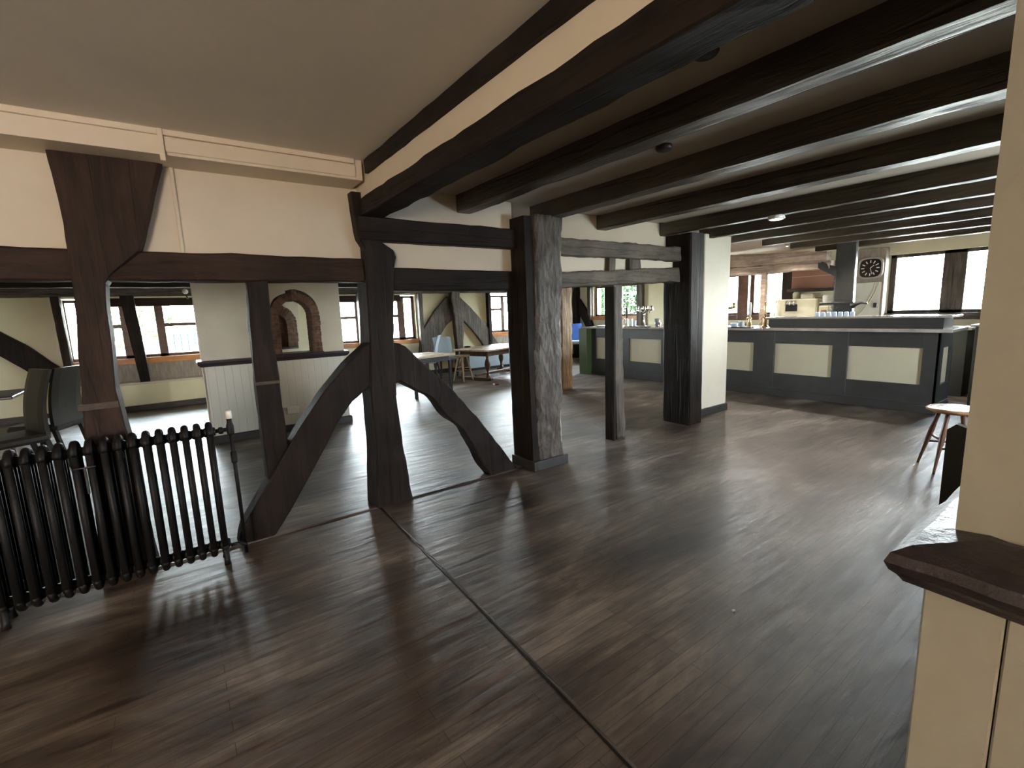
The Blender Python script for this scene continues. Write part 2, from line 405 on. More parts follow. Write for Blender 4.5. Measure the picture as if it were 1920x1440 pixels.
def timber(name, a, c, w, h, mat, label, cat='beam', wob=0.006, ch=0.12, seed=0, step=0.10, w2=None, h2=None, group=None, rough=0.0, mid=None, parent=None):
    """squared timber from a to c; w across, h the other way"""
    pts = [a]+(mid or [])+[c]
    cs = resample(pts, step); n_ = len(cs)
    d = (Vector(c)-Vector(a)).normalized()
    if abs(d.z) > 0.7: u = Vector((1, 0, 0)); v_ = Vector((0, 1, 0))
    elif abs(d.x) > abs(d.y): u = Vector((0, 1, 0)); v_ = Vector((0, 0, 1))
    else: u = Vector((1, 0, 0)); v_ = Vector((0, 0, 1))
    w2 = w2 or w; h2 = h2 or h
    us = [u*((w+(w2-w)*i/(n_-1))/2) for i in range(n_)]; vs = [v_*((h+(h2-h)*i/(n_-1))/2) for i in range(n_)]
    bb = loft(B(), cs, us, vs, wob, ch, seed, rough=rough)
    if parent is not None: return bb.build(name, mat, parent)
    return bb.build(name, mat, None, a if a[2] <= c[2] else c, label=label, category=cat, group=group)
def flat_timber(name, L, R, y0, y1, mat, label, cat, wob=0.006, seed=0, step=0.06, ch=0.1, group=None, axis='x'):
    """timber lying in a wall plane given by its left and right outlines [(x,z)...]; y0..y1 is its thickness"""
    def rs(pts, k):
        P = [Vector((p[0], p[1], 0)) for p in pts]; ln = [0]
        for a, c in zip(P[:-1], P[1:]): ln.append(ln[-1]+(c-a).length)
        out = []
        for i in range(k):
            t = ln[-1]*i/(k-1); j = 0
            while j < len(P)-2 and ln[j+1] < t: j += 1
            out.append(P[j].lerp(P[j+1], (t-ln[j])/(ln[j+1]-ln[j])))
        return out
    tot = sum((Vector(a)-Vector(c)).length for a, c in zip(L[:-1], L[1:]))
    k = max(4, int(tot/step)); l = rs(L, k); r_ = rs(R, k)
    def W_(x, z, y): return Vector((x, y, z)) if axis == 'x' else Vector((y, x, z))
    ym = (y0+y1)/2; cs = [W_((a.x+c.x)/2, (a.y+c.y)/2, ym) for a, c in zip(l, r_)]
    us = [W_((c.x-a.x)/2, (c.y-a.y)/2, 0) for a, c in zip(l, r_)]
    vs = [W_(0, 0, (y1-y0)/2) for _ in l]
    zb = min(p[1] for p in L+R); c0 = cs[0] if cs[0].z < cs[-1].z else cs[-1]
    return loft(B(), cs, us, vs, wob, ch, seed).build(name, mat, None, (c0.x, c0.y, zb), label=label, category=cat, group=group)

def wall_with_holes(name, plane, p0, p1, a0, a1, z0, z1, holes, mat):
    """plane 'y': wall in XZ between y=p0..p1; plane 'x': wall in YZ; holes = [(a,b,z,Z)]"""
    A = sorted({a0, a1, *[h[0] for h in holes], *[h[1] for h in holes]}); Z = sorted({z0, z1, *[h[2] for h in holes], *[h[3] for h in holes]})
    bb = B()
    for i in range(len(A)-1):
        # merge vertically
        run = None
        for j in range(len(Z)-1):
            cx_, cz = (A[i]+A[i+1])/2, (Z[j]+Z[j+1])/2
            hole = any(h[0] < cx_ < h[1] and h[2] < cz < h[3] for h in holes)
            if not hole:
                run = [Z[j], Z[j+1]] if run is None else [run[0], Z[j+1]]
            if (hole or j == len(Z)-2) and run:
                if plane == 'y': bb.box(A[i], A[i+1], p0, p1, run[0], run[1])
                else: bb.box(p0, p1, A[i], A[i+1], run[0], run[1])
                run = None
    return struct(bb, name, mat)

# ------------------------------------------------------------------ shell
HI, LO = 2.46, 2.385
struct(B().box(-5, 10.2, -3.4, 10.8, -0.15, 0), 'floor', 'floor_boards')
struct(B().box(-5, 1.2, -3.4, 3.5, HI, HI+0.12), 'ceiling', 'ceiling_paint')
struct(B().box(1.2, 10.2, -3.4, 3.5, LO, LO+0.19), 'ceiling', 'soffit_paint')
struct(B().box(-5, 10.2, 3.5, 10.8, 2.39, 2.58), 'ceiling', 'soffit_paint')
struct(B().box(-5.15, -5, -3.4, 10.8, 0, 2.58), 'wall_left', 'plaster_cream')
WB = [(-1.40, 0.62, 0.88, 1.90), (2.55, 4.64, 0.88, 1.90), (6.70, 8.10, 0.90, 1.92)]
wall_with_holes('wall_back', 'y', 10.3, 10.6, -5, 10.2, 0, 2.4, WB, 'plaster_yellow')
WF = [(8.0, 9.62, 1.20, 2.04), (4.40, 5.95, 1.18, 2.04), (1.25, 2.80, 1.17, 2.13)]
wall_with_holes('wall_bar', 'x', 9.8, 10.1, -3.4, 10.8, 0, 2.5, WF, 'plaster_yellow')
wall_with_holes('wall_front', 'y', -3.2, -2.95, -5, 2.5, 0, 2.5, [(-3.4, -2.9, 0.9, 2.0)], 'plaster_cream')
wall_with_holes('wall_side', 'y', -1.7, -1.45, 2.3, 10.2, 0, 2.5, [(4.6, 5.6, 0.85, 1.85)], 'plaster_cream')
struct(B().box(2.3, 2.5, -3.2, -1.45, 0, 2.5), 'wall_return', 'plaster_cream')

# timber-frame wall: plaster panels above the rail
struct(B().box(-5, 1.20, 3.45, 3.56, 1.82, 2.46), 'wall_frame', 'plaster_panel')
struct(B().box(1.20, 2.52, 3.45, 3.56, 1.76, 2.385), 'wall_frame', 'plaster_panel')
struct(B().box(2.95, 4.95, 3.47, 3.56, 1.74, 2.0), 'wall_frame', 'plaster_panel')
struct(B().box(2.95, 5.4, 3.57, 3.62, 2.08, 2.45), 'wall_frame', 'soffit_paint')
bb = B().box(0.088, 0.108, 3.436, 3.46, 1.86, 2.36, 0.004)
struct(bb, 'trim_1', 'plaster_panel')
# boxed cornice
bb = B().box(-5, 1.13, 3.2, 3.45, 2.335, 2.46)
bb.box(-5, 1.08, 3.182, 3.2, 2.43, 2.46, 0.003)
bb.box(0.075, 1.085, 3.188, 3.2, 2.35, 2.425, 0.003); bb.box(0.05, 0.075, 3.175, 3.2, 2.30, 2.46, 0.003)
struct(bb, 'trim_2', 'trim_cream')
# fascia between the two ceilings
struct(B().box(1.165, 1.23, -3.3, 3.45, 2.2, 2.46), 'wall_fascia', 'trim_cream')

# floor joints
bb = B()
pts = [(1.115, 3.36), (1.09, 2.6), (1.05, 1.6), (1.01, 0.85), (0.97, -0.3), (0.95, -2.9)]
cs = resample([(x, y, 0.0012) for x, y in pts], 0.06)
loft(bb, cs, [Vector((0.005, 0, 0))]*len(cs), [Vector((0, 0, 0.0008))]*len(cs), 0.0015, 0.2, 3)
struct(bb, 'trim_3', 'black_gloss')
cs = resample([(x+0.012, y, 0.0005) for x, y in pts], 0.12)
bb = B(); loft(bb, cs, [Vector((0.006, 0, 0))]*len(cs), [Vector((0, 0, 0.0008))]*len(cs), 0.001, 0.2, 4)
struct(bb, 'trim_4', 'oak_grey_y')
cs = resample([(-3.5, 3.43, -0.002), (1.2, 3.40, -0.002), (2.5, 3.40, -0.002)], 0.1)
bb = B(); loft(bb, cs, [Vector((0, 0.035, 0))]*len(cs), [Vector((0, 0, 0.010))]*len(cs), 0.003, 0.3, 5)
struct(bb, 'trim_5', 'floor_boards')
struct(B().box(1.02, 1.12, 3.37, 3.41, 0.0, 0.004, .001), 'trim_11', 'black_gloss')

# ------------------------------------------------------------------ timber frame (the wall without infill)
T_ = timber
flat_timber('flared_post', [(-0.50, 0), (-0.462, 0.90), (-0.43, 1.30), (-0.400, 1.70), (-0.397, 1.86), (-0.40, 2.10), (-0.415, 2.345)],
            [(-0.26, 0), (-0.292, 0.88), (-0.30, 1.10), (-0.262, 1.55), (-0.235, 1.70), (-0.083, 1.86), (-0.02, 2.05), (0.065, 2.35)][0:0] or
            [(-0.25, 0), (-0.285, 0.88), (-0.300, 1.10), (-0.278, 1.60), (-0.27, 1.70), (-0.09, 1.858), (-0.02, 2.08), (0.062, 2.345)],
            3.37, 3.60, 'oak_brown_z', 'dark oak post with flared shoulder head, left behind the radiator', 'post', 0.006, 1)
B().box(-0.47, -0.30, 3.362, 3.372, 1.00, 1.035, 0.002).build('repair_strip', 'oak_grey_x', None, (-0.38, 3.367, 1.0), label='thin pale repair strip nailed across flared post', category='strip')
T_('wall_rail', (-5, 3.47, 1.775), (1.15, 3.47, 1.775), 0.16, 0.165, 'oak_brown_x', 'long dark brown oak rail crossing the flared post', 'beam', 0.008, seed=2)
T_('wall_rail', (1.36, 3.475, 1.715), (2.54, 3.475, 1.710), 0.15, 0.165, 'oak_dark_x', 'short dark oak rail between main post and hewn pillar', 'beam', 0.007, seed=3)
T_('top_beam', (1.13, 3.44, 2.062), (2.54, 3.44, 2.062), 0.18, 0.165, 'oak_dark_x', 'dark oak beam end-on to joists above the braced post', 'beam', 0.007, seed=4)
B().lathe([(0.006, 0), (0.006, 0.01), (0.002, 0.013)], (1.2, 3.35, 2.06), 8, 'y').xform(Matrix.Identity(4)).build('bolt', 'chrome', None, (1.2, 3.35, 2.06), label='tiny bright bolt head on the dark top beam', category='bolt')
flat_timber('main_post', [(1.085, 0), (1.125, 0.45), (1.118, 0.9), (1.145, 1.3), (1.16, 1.95), (1.12, 2.0), (1.10, 2.3)],
            [(1.385, 0), (1.345, 0.35), (1.315, 0.8), (1.335, 1.3), (1.36, 1.75), (1.40, 1.90), (1.25, 2.0), (1.19, 2.3)],
            3.36, 3.58, 'oak_dark_z', 'stout dark oak post carrying both curved braces', 'post', 0.007, 5)
flat_timber('splice_post', [(0.392, 0.30), (0.392, 0.7), (0.391, 1.02), (0.395, 1.3), (0.412, 1.70)],
            [(0.545, 0.30), (0.540, 0.66), (0.534, 1.04), (0.520, 1.4), (0.53, 1.70)],
            3.42, 3.54, 'oak_dark_z', 'slim dark oak stud landing on the left brace', 'post', 0.006, 6)
B().box(0.388, 0.53, 3.412, 3.424, 1.03, 1.05, 0.002).build('repair_strip', 'oak_grey_x', None, (0.46, 3.416, 1.03), label='pale splice strip across slim stud', category='strip')
flat_timber('curved_brace', [(0.175, 0.0), (0.20, 0.10), (0.32, 0.285), (0.459, 0.482), (0.62, 0.72), (0.80, 0.945), (0.98, 1.13), (1.16, 1.27)],
            [(0.385, 0.0), (0.42, 0.04), (0.50, 0.145), (0.62, 0.32), (0.737, 0.498), (0.88, 0.72), (0.99, 0.84), (1.14, 0.955)],
            3.38, 3.52, 'oak_dark_z', 'curved dark oak brace running from main post down to radiator', 'brace', 0.006, 7)
flat_timber('curved_brace', [(1.31, 1.25), (1.40, 1.235), (1.60, 1.03), (1.78, 0.86), (1.88, 0.73), (2.03, 0.56), (2.13, 0.42), (2.25, 0.25), (2.44, 0.0)],
            [(1.31, 0.93), (1.35, 0.95), (1.52, 0.84), (1.62, 0.79), (1.73, 0.62), (1.88, 0.48), (1.97, 0.32), (2.07, 0.11), (2.14, 0.0)],
            3.38, 3.52, 'oak_dark_z', 'knotty dark oak brace running from main post to hewn pillar', 'brace', 0.009, 8)
# hewn pillar: old rough front timber plus a smoother board side and a skirting shoe
t = thing('hewn_pillar', 'massive hewn oak pillar with grey rough face and skirting shoe', 'pillar', (2.73, 3.38, 0))
cs = resample([(2.735, 3.36, 0), (2.72, 3.36, 0.9), (2.755, 3.36, 1.5), (2.77, 3.36, 2.26)], 0.035)
loft(B(), cs, [Vector((0.155, 0, 0))]*len(cs), [Vector((0, 0.125, 0))]*len(cs), 0.010, 0.16, 11, rough=0.016).build('hewn_timber', 'oak_hewn', t)
cs = resample([(2.565, 3.40, 0), (2.545, 3.40, 1.1), (2.54, 3.40, 2.24)], 0.1)
loft(B(), cs, [Vector((0.045, 0, 0))]*len(cs), [Vector((0, 0.15, 0))]*len(cs), 0.005, 0.15, 12).build('side_board', 'oak_dark_z', t, label='smooth dark board on the left side of the pillar')
bb = B().box(2.52, 2.905, 3.195, 3.225, 0, 0.085, 0.004).box(2.495, 2.52, 3.195, 3.55, 0, 0.085, 0.004)
bb.build('skirting_shoe', 'skirting_dark', t)
bb = B(); cs = resample([(2.905, 3.29, 0.09), (2.893, 3.29, 0.5), (2.893, 3.29, 0.9), (2.92, 3.29, 1.5), (2.945, 3.29, 2.14)], 0.05)
bb.tube(cs, 0.006, 6); bb.build('filler_bead', 'trim_cream', t, label='cream filler line down the right arris')
T_('upper_beam', (2.92, 3.46, 2.03), (4.95, 3.44, 2.03), 0.16, 0.155, 'oak_grey_x', 'grey weathered oak beam right of hewn pillar, under joists', 'beam', 0.012, seed=14, rough=0.006, step=0.05)
T_('lower_rail', (2.92, 3.46, 1.718), (4.95, 3.44, 1.80), 0.13, 0.145, 'oak_grey_x', 'rough grey oak rail below the weathered upper beam', 'beam', 0.012, seed=15, w2=0.13, h2=0.17, rough=0.006, step=0.05)
T_('short_stud', (3.76, 3.46, 1.80), (3.77, 3.46, 1.97), 0.10, 0.10, 'oak_grey_z', 'short grey stud above the slender prop', 'stud', 0.008, seed=16)
T_('short_stud', (4.13, 3.46, 1.83), (4.13, 3.46, 1.97), 0.19, 0.10, 'oak_grey_z', 'wide short grey stud nearest the dark corner post', 'stud', 0.01, seed=17)
t = thing('slender_prop', 'slender crooked oak prop standing mid-room before the bar', 'post', (3.86, 3.48, 0))
cs = resample([(3.90, 3.46, 0), (3.88, 3.46, 0.4), (3.855, 3.46, 0.8), (3.85, 3.46, 1.2), (3.84, 3.46, 1.70)], 0.04)
loft(B(), cs, [Vector((0.065, 0, 0))]*len(cs), [Vector((0, 0.055, 0))]*len(cs), 0.010, 0.15, 18, rough=0.006).build('prop_timber', 'oak_grey_z', t)
B().box(3.768, 3.80, 3.40, 3.53, 0, 1.66, 0.004).build('side_board', 'oak_dark_z', t, label='nearly black board on the left side')

# dark corner post and cream pier
t = thing('corner_post', 'broad dark painted oak post beside the cream pier', 'post', (4.95, 3.4, 0))
cs = resample([(5.03, 3.42, 0), (5.01, 3.42, 1.0), (4.99, 3.42, 2.25)], 0.1)
loft(B(), cs, [Vector((0.13, 0, 0))]*len(cs), [Vector((0, 0.19, 0))]*len(cs), 0.005, 0.1, 20).build('post_timber', 'oak_dark_z', t)
B().box(5.15, 5.42, 3.42, 3.6, 0, 2.30, 0.005).build('infill_board', 'bar_paint', t)
bb = B().box(5.44, 6.03, 3.42, 3.95, 0.09, 2.30, 0.01)
struct(bb, 'wall_pier', 'plaster_panel')
struct(B().box(5.42, 6.045, 3.40, 3.97, 0, 0.09, 0.005), 'baseboard_pier', 'skirting_dark')

# ------------------------------------------------------------------ joists of the low ceiling
big = T_('main_beam', (1.232, -2.9, 2.206), (1.232, 3.42, 2.196), 0.165, 0.118, 'oak_dark_y', 'deep dark oak beam edging the low ceiling beside the raised one', 'beam', 0.008, seed=30, ch=0.1)
T_('fascia_strip', (1.155, -3.2, 2.42), (1.155, 3.18, 2.42), 0.03, 0.085, 'oak_dark_y', 'narrow dark timber strip along edge of the raised ceiling', 'beam', 0.006, seed=31)
J = [(2.045, 0.13, 'first'), (2.87, 0.15, 'second'), (3.755, 0.145, 'third'), (4.80, 0.09, 'fourth'), (5.57, 0.10, 'fifth'), (6.34, 0.12, 'sixth'), (7.18, 0.12, 'seventh'), (8.05, 0.14, 'eighth'), (8.95, 0.13, 'ninth')]
for i, (x, w, nm) in enumerate(J):
    ye = 3.52 if x < 3 else 3.56
    zb = 2.25
    lab = {0: 'dark oak joist next to the deep edging beam', 1: 'dark oak joist bearing on the hewn pillar', 2: 'dark oak joist between hewn pillar and slender prop head',
           3: 'narrow dark joist carrying the lit round downlight', 4: 'dark oak joist just beyond the downlight', 5: 'dark oak joist over the cream pier, sixth from the near edge',
           6: 'dark oak joist above the front edge of the bar', 7: 'dark oak joist over the bar staff side, last but one', 8: 'last dark oak joist before the bright bar windows'}[i]
    o = T_('ceiling_joist', (x, -3.1, (zb+LO)/2+0.01), (x+random.uniform(-.02, .02), ye, (zb+LO)/2+0.01), w, LO-zb+0.02, 'joist_oak', lab, 'joist', 0.006, seed=40+i, ch=0.14, group='ceiling joists of the low room')
# downlight and two brown fittings
t = thing('downlight', 'round lit downlight fixed under a narrow joist', 'ceiling light', (4.80, 2.28, 2.225), group=None)
B().lathe([(0.07, 0.03), (0.075, 0.0), (0.06, -0.008), (0.055, 0.0)], (4.80, 2.28, 2.225), 24).build('trim_ring', 'white_plastic', t)
B().lathe([(0.054, 0.002), (0.054, -0.004), (0.03, -0.010), (0.001, -0.011)], (4.80, 2.28, 2.225), 24).build('lens', 'lamp_glow', t)
for (x, y, lab) in ((1.718, 1.101, 'brown round ceiling boss beside the deep edging beam'), (2.484, 1.846, 'smaller brown ceiling boss between the first two free joists')):
    t = thing('ceiling_rose', lab, 'ceiling fitting', (x, y, LO-0.03))
    B().lathe([(0.045, 0.03), (0.05, 0.012), (0.04, 0.0), (0.015, -0.006), (0.001, -0.007)], (x, y, LO-0.03), 20).build('rose_body', 'smoke_brown', t)

# ------------------------------------------------------------------ near right: wall end with dado
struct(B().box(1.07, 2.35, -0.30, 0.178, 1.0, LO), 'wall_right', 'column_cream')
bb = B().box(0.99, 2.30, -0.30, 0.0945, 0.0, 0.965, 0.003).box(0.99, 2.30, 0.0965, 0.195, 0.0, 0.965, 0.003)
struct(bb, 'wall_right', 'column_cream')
bb = B()
prof = [(0.0, 0.957), (0.022, 0.962), (0.030, 0.975), (0.040, 0.985), (0.046, 1.0), (0.040, 1.018), (0.018, 1.036), (-0.06, 1.048), (-0.09, 1.045), (-0.09, 0.957)]
def rail_ring(p): return None
# mitred moulding: along -X face then round the corner along +Y face
def corner(off): return [(0.99-off, -0.30), (0.99-off, 0.195+off), (2.30, 0.195+off)]
rs = []
for k in range(3):
    rs.append([(corner(o_)[k][0], corner(o_)[k][1], z_) for o_, z_ in prof])
rs2 = []
for r0, r1 in zip(rs[:-1], rs[1:]):
    for i in range(20):
        ring = []
        for p, q in zip(r0, r1):
            pt = Vector(p).lerp(Vector(q), i/20)
            w = noise.noise(pt*14)*0.0035
            ring.append((pt.x+w, pt.y+w, pt.z+w))
        rs2.append(ring)
rs2.append(rs[-1])
bb.rings(rs2, True, True, False)
struct(bb, 'trim_6', 'rail_dark')

B().add([(1.985,1.055,.001),(2.0,1.05,.006),(2.012,1.062,.002),(2.0,1.07,.001)],[(0,1,2),(0,2,3),(0,3,1),(1,3,2)]).build('paper_scrap', 'white_plastic', None, (2.0,1.06,0), label='tiny white scrap lying on floorboards in the foreground', category='scrap')
# black settle end and stool beyond the wall end
t = thing('settle', 'black high-backed settle, only its end showing past the wall', 'bench', (2.6, 0.3, 0))
L = [(0.455, 0), (0.455, 0.93), (0.43, 0.955), (0.40, 0.945), (0.36, 0.975), (0.30, 1.0), (0.215, 1.0), (0.215, 0)]
bb = B(); bb.add([(x, y, z) for x in (2.40, 2.435) for y, z in L], [tuple(range(7, -1, -1)), tuple(range(8, 16))]+[(i, (i+1) % 8, 8+(i+1) % 8, 8+i) for i in range(8)])
bb.build('end_panel', 'black_gloss', t)
B().box(2.436, 3.3, 0.22, 0.245, 0.2, 1.0, 0.004).build('backrest', 'black_gloss', t)
B().box(2.436, 3.3, 0.246, 0.44, 0.40, 0.44, 0.006).build('seat', 'black_gloss', t)
def make_stool(name, lab, mat_seat, mat_leg, r, h, loc, grp=None, splay=0.12, rz=0.0):
    t = thing(name, lab, 'stool', loc, grp)
    x, y, z = loc
    B().lathe([(r*0.82, h-0.035), (r, h-0.018), (r, h-0.008), (r*0.95, h), (r*0.5, h-0.006), (0.001, h-0.008)], (x, y, 0), 28).build('seat', mat_seat, t)
    ft = []
    for k in range(4):
        a = rz+PI/4+k*PI/2; c_, s_ = math.cos(a), math.sin(a)
        p0 = Vector((x+c_*r*0.55, y+s_*r*0.55, h-0.03)); p1 = Vector((x+c_*(r*0.55+splay), y+s_*(r*0.55+splay), 0))
        ts = [0, .08, .2, .35, .5, .65, .8, .93, 1]; rr = [.012, .017, .015, .021, .018, .014, .012, .010, .009]
        B().tube([p0.lerp(p1, q) for q in ts], rr, 10).build('leg', mat_leg, t); ft.append((p0, p1))
    for a_, b_, q in ((0, 1, .45), (2, 3, .45), (1, 2, .58), (3, 0, .58)):
        B().tube([ft[a_][0].lerp(ft[a_][1], q), ft[b_][0].lerp(ft[b_][1], q)], 0.009, 8).build('stretcher', mat_leg, t)
    return t
make_stool('round_stool', 'low round wooden stool by the wall end, its seat glaring white', 'stool_wood', 'stool_leg_wood', 0.19, 0.53, (5.12, 0.93, 0), rz=0.55)

# ------------------------------------------------------------------ radiator
t = thing('column_radiator', 'black cast-iron column radiator in front of the flared post', 'radiator', (-0.37, 3.22, 0))
NS, X0, PT = 17, -0.840, 0.0585
def section(x):
    bb = B()
    for dy in (-0.055, 0.0, 0.055):
        bb.tube([(x, 3.22+dy, 0.12), (x, 3.22+dy, 0.80)], 0.0175, 12)
    for z, s_ in ((0.82, 1), (0.10, -1)):
        pts = [(x, 3.22+0.052*math.cos(PI*i/12), z-0.02*s_+s_*0.055*math.sin(PI*i/12)) for i in range(13)]
        bb.tube(pts, [0.0175]+[0.0185]*11+[0.0175], 10)
        bb.lathe([(0.001, -0.0305), (0.022, -0.0305), (0.028, -0.02), (0.028, 0.02), (0.022, 0.0305), (0.001, 0.0305)], (x, 3.22, z-0.01*s_), 14, 'x')
        bb.box(x-0.012, x+0.012, 3.17, 3.27, z-0.03, z+0.01, 0.004)
    return bb
s0 = section(X0).build('radiator_section', 'radiator_black', t)
for i in range(1, NS):
    c = s0.copy(); COL.objects.link(c); c.parent = t; c.location = (i*PT, 0, 0)
for x in (X0, X0+(NS-1)*PT):
    for dy in (-0.05, 0.05): B().tube([(x, 3.22+dy, 0.11), (x, 3.22+dy*1.1, 0.03), (x, 3.22+dy*1.2, 0.0)], [0.016, 0.014, 0.019], 10).build('foot', 'radiator_black', t)
xe = X0+(NS-1)*PT
B().tube([(xe+0.03, 3.22, 0.81), (0.20, 3.22, 0.81)], 0.012, 10).lathe([(0.016, 0.035), (0.022, 0.04), (0.022, 0.055), (0.016, 0.06)], (xe+0.01, 3.22, 0.81), 6, 'x').build('top_union', 'radiator_black', t)
B().tube([(xe+0.03, 3.22, 0.09), (xe+0.08, 3.22, 0.09), (0.21, 3.22, 0.06)], 0.011, 10).build('bottom_union', 'radiator_black', t)
B().tube([(0.206, 3.26, 0.0), (0.205, 3.235, 0.45), (0.203, 3.22, 0.80)], 0.011, 10).lathe([(0.018, 0.78), (0.02, 0.79), (0.02, 0.83), (0.014, 0.85), (0.014, 0.875)], (0.203, 3.22, 0), 12).lathe([(0.016, 0.60), (0.017, 0.61), (0.017, 0.66), (0.016, 0.67)], (0.204, 3.228, 0), 10).build('supply_pipe', 'radiator_black', t)
B().lathe([(0.015, 0.875), (0.018, 0.88), (0.018, 0.915), (0.013, 0.925), (0.001, 0.926)], (0.203, 3.22, 0), 16).build('valve_cap', 'white_plastic', t)
B().box(-0.50, -0.41, 3.142, 3.15, 0.735, 0.742, 0.002).box(-0.46, -0.45, 3.142, 3.16, 0.60, 0.742, 0.002).build('bracket', 'dark_steel', t)

# ------------------------------------------------------------------ pierced chimney screen with brick arch
def arch_cut_wall(name, x0, x1, y0, y1, z0, z1, cx_, r, zb, zs, mat, seg=20):
    """wall block pierced by an arched hole"""
    bb = B()
    arc = [(cx_-r, zb)]+[(cx_+r*math.cos(PI-PI*i/seg), zs+r*math.sin(PI*i/seg)) for i in range(seg+1)]+[(cx_+r, zb)]
    for y in (y0, y1):
        bb.box(x0, cx_-r, y, y+1e-4, z0, z1)
    bb = B()
    bb.box(x0, cx_-r, y0, y1, z0, z1).box(cx_+r, x1, y0, y1, z0, z1).box(cx_-r, cx_+r, y0, y1, z0, zb)
    for i in range(seg):
        a = (cx_+r*math.cos(PI-PI*i/seg), zs+r*math.sin(PI*i/seg)); c = (cx_+r*math.cos(PI-PI*(i+1)/seg), zs+r*math.sin(PI*(i+1)/seg))
        bb.add([(a[0], y0, a[1]), (c[0], y0, c[1]), (c[0], y0, z1), (a[0], y0, z1), (a[0], y1, a[1]), (c[0], y1, c[1]), (c[0], y1, z1), (a[0], y1, z1)],
               [(0,1,2,3), (7,6,5,4), (0,4,5,1), (3,2,6,7)])
    return struct(bb, name, mat)
def brick_arch(t, cx_, ri, ro, zb, zs, y0, y1, keystone=True):
    bb = B(); gap = 0.006
    n_ = 17
    for i in range(n_):
        a0 = PI*i/n_+0.02; a1 = PI*(i+1)/n_-0.02
        ro_ = ro+random.uniform(-.006, .006); yy = y0+random.uniform(-.006, .004)
        P = [(cx_+r_*math.cos(a), zs+r_*math.sin(a)) for r_, a in ((ri, a0), (ro_, a0), (ro_, a1), (ri, a1))]
        bb.rings([[(p[0], yy, p[1]) for p in P], [(p[0], y1, p[1]) for p in P]])
    rows = int((zs-zb)/0.068)
    for s_ in (-1, 1):
        for k in range(rows):
            z = zb+k*(zs-zb)/rows; j = random.uniform(-.008, .008); xi, xo = cx_+s_*ri, cx_+s_*(ro+j)
            bb.box(min(xi, xo), max(xi, xo), y0+random.uniform(-.006, .004), y1, z+gap/2, z+(zs-zb)/rows-gap/2, 0.004)
    bb.build('bricks', 'brick', t)
    seg = 20; mb = B()
    for r_, nm in ((0, 0),):
        Pi = [(cx_+ri*1.02, zb)]+[(cx_+(ri+.006)*math.cos(PI*i/seg), zs+(ri+.006)*math.sin(PI*i/seg)) for i in range(seg+1)]+[(cx_-ri*1.02, zb)]
        Po = [(cx_+ro*0.985, zb)]+[(cx_+(ro-.006)*math.cos(PI*i/seg), zs+(ro-.006)*math.sin(PI*i/seg)) for i in range(seg+1)]+[(cx_-ro*0.985, zb)]
        for i in range(len(Pi)-1):
            q = [Pi[i], Pi[i+1], Po[i+1], Po[i]]
            mb.rings([[(p[0], y0+0.012, p[1]) for p in q], [(p[0], y1, p[1]) for p in q]])
    mb.build('mortar', 'mortar', t)
    if keystone:
        B().box(cx_-0.032, cx_+0.032, y0-0.03, y1, zs+ri-0.01, zs+ro+0.035, 0.005).build('keystone', 'brick', t)
arch_cut_wall('wall_chimney', 0.22, 1.86, 6.55, 6.85, 0.0, 2.39, 1.285, 0.29, 1.0, 1.53, 'plaster_pale')
t = thing('brick_arch', 'dark brick arch opening with keystone above the dado shelf', 'arch', (1.285, 6.55, 1.0))
brick_arch(t, 1.285, 0.197, 0.295, 1.0, 1.53-0.04, 6.535, 6.86)
B().box(0.98, 1.59, 6.50, 6.88, 0.985, 1.012, 0.006).build('ledge', 'rail_dark', t)
arch_cut_wall('wall_chimney', 0.60, 1.62, 8.0, 8.25, 0.0, 2.39, 1.28, 0.29, 1.02, 1.38, 'plaster_pale')
t = thing('brick_arch', 'second brick arch glimpsed through the nearer one', 'arch', (1.28, 8.0, 1.0))
brick_arch(t, 1.28, 0.15, 0.295, 1.02, 1.385, 7.975, 8.26, False)
B().box(1.12, 1.44, 8.20, 8.24, 1.02, 1.56, 0.003).build('door_leaf', 'brick', t)
B().box(1.0, 1.56, 7.93, 8.2, 0.99, 1.02, 0.004).build('ledge', 'rail_dark', t)
struct(B().box(0.235, 1.845, 6.525, 6.55, 0.09, 0.94), 'wall_chimney', 'boards_white')
bb = B()
prof2 = [(0.0, 0.925), (0.02, 0.93), (0.045, 0.955), (0.05, 0.975), (0.045, 0.998), (0.0, 1.002)]
def c2(off): return [(0.22-off, 6.85), (0.22-off, 6.53-off), (1.86+off, 6.53-off), (1.86+off, 6.85)]
bb.rings([[(c2(o_)[k][0], c2(o_)[k][1], z_) for o_, z_ in prof2] for k in range(4)])
struct(bb, 'trim_7', 'rail_dark')
bb = B(); prof3 = [(0.0, 0.0), (0.02, 0.0), (0.02, 0.08), (0.012, 0.092), (0.0, 0.095)]
bb.rings([[(c2(o_)[k][0], c2(o_)[k][1], z_) for o_, z_ in prof3] for k in range(4)])
struct(bb, 'baseboard_chimney', 'skirting_dark')
t = thing('wall_socket', 'white double wall socket low on the tongue-and-groove dado', 'socket', (1.13, 6.52, 0.28))
B().box(1.06, 1.20, 6.508, 6.524, 0.235, 0.325, 0.004).build('plate', 'white_plastic', t)
for x in (1.085, 1.155): B().box(x, x+0.02, 6.504, 6.509, 0.29, 0.31, 0.002).build('switch', 'white_plastic', t)

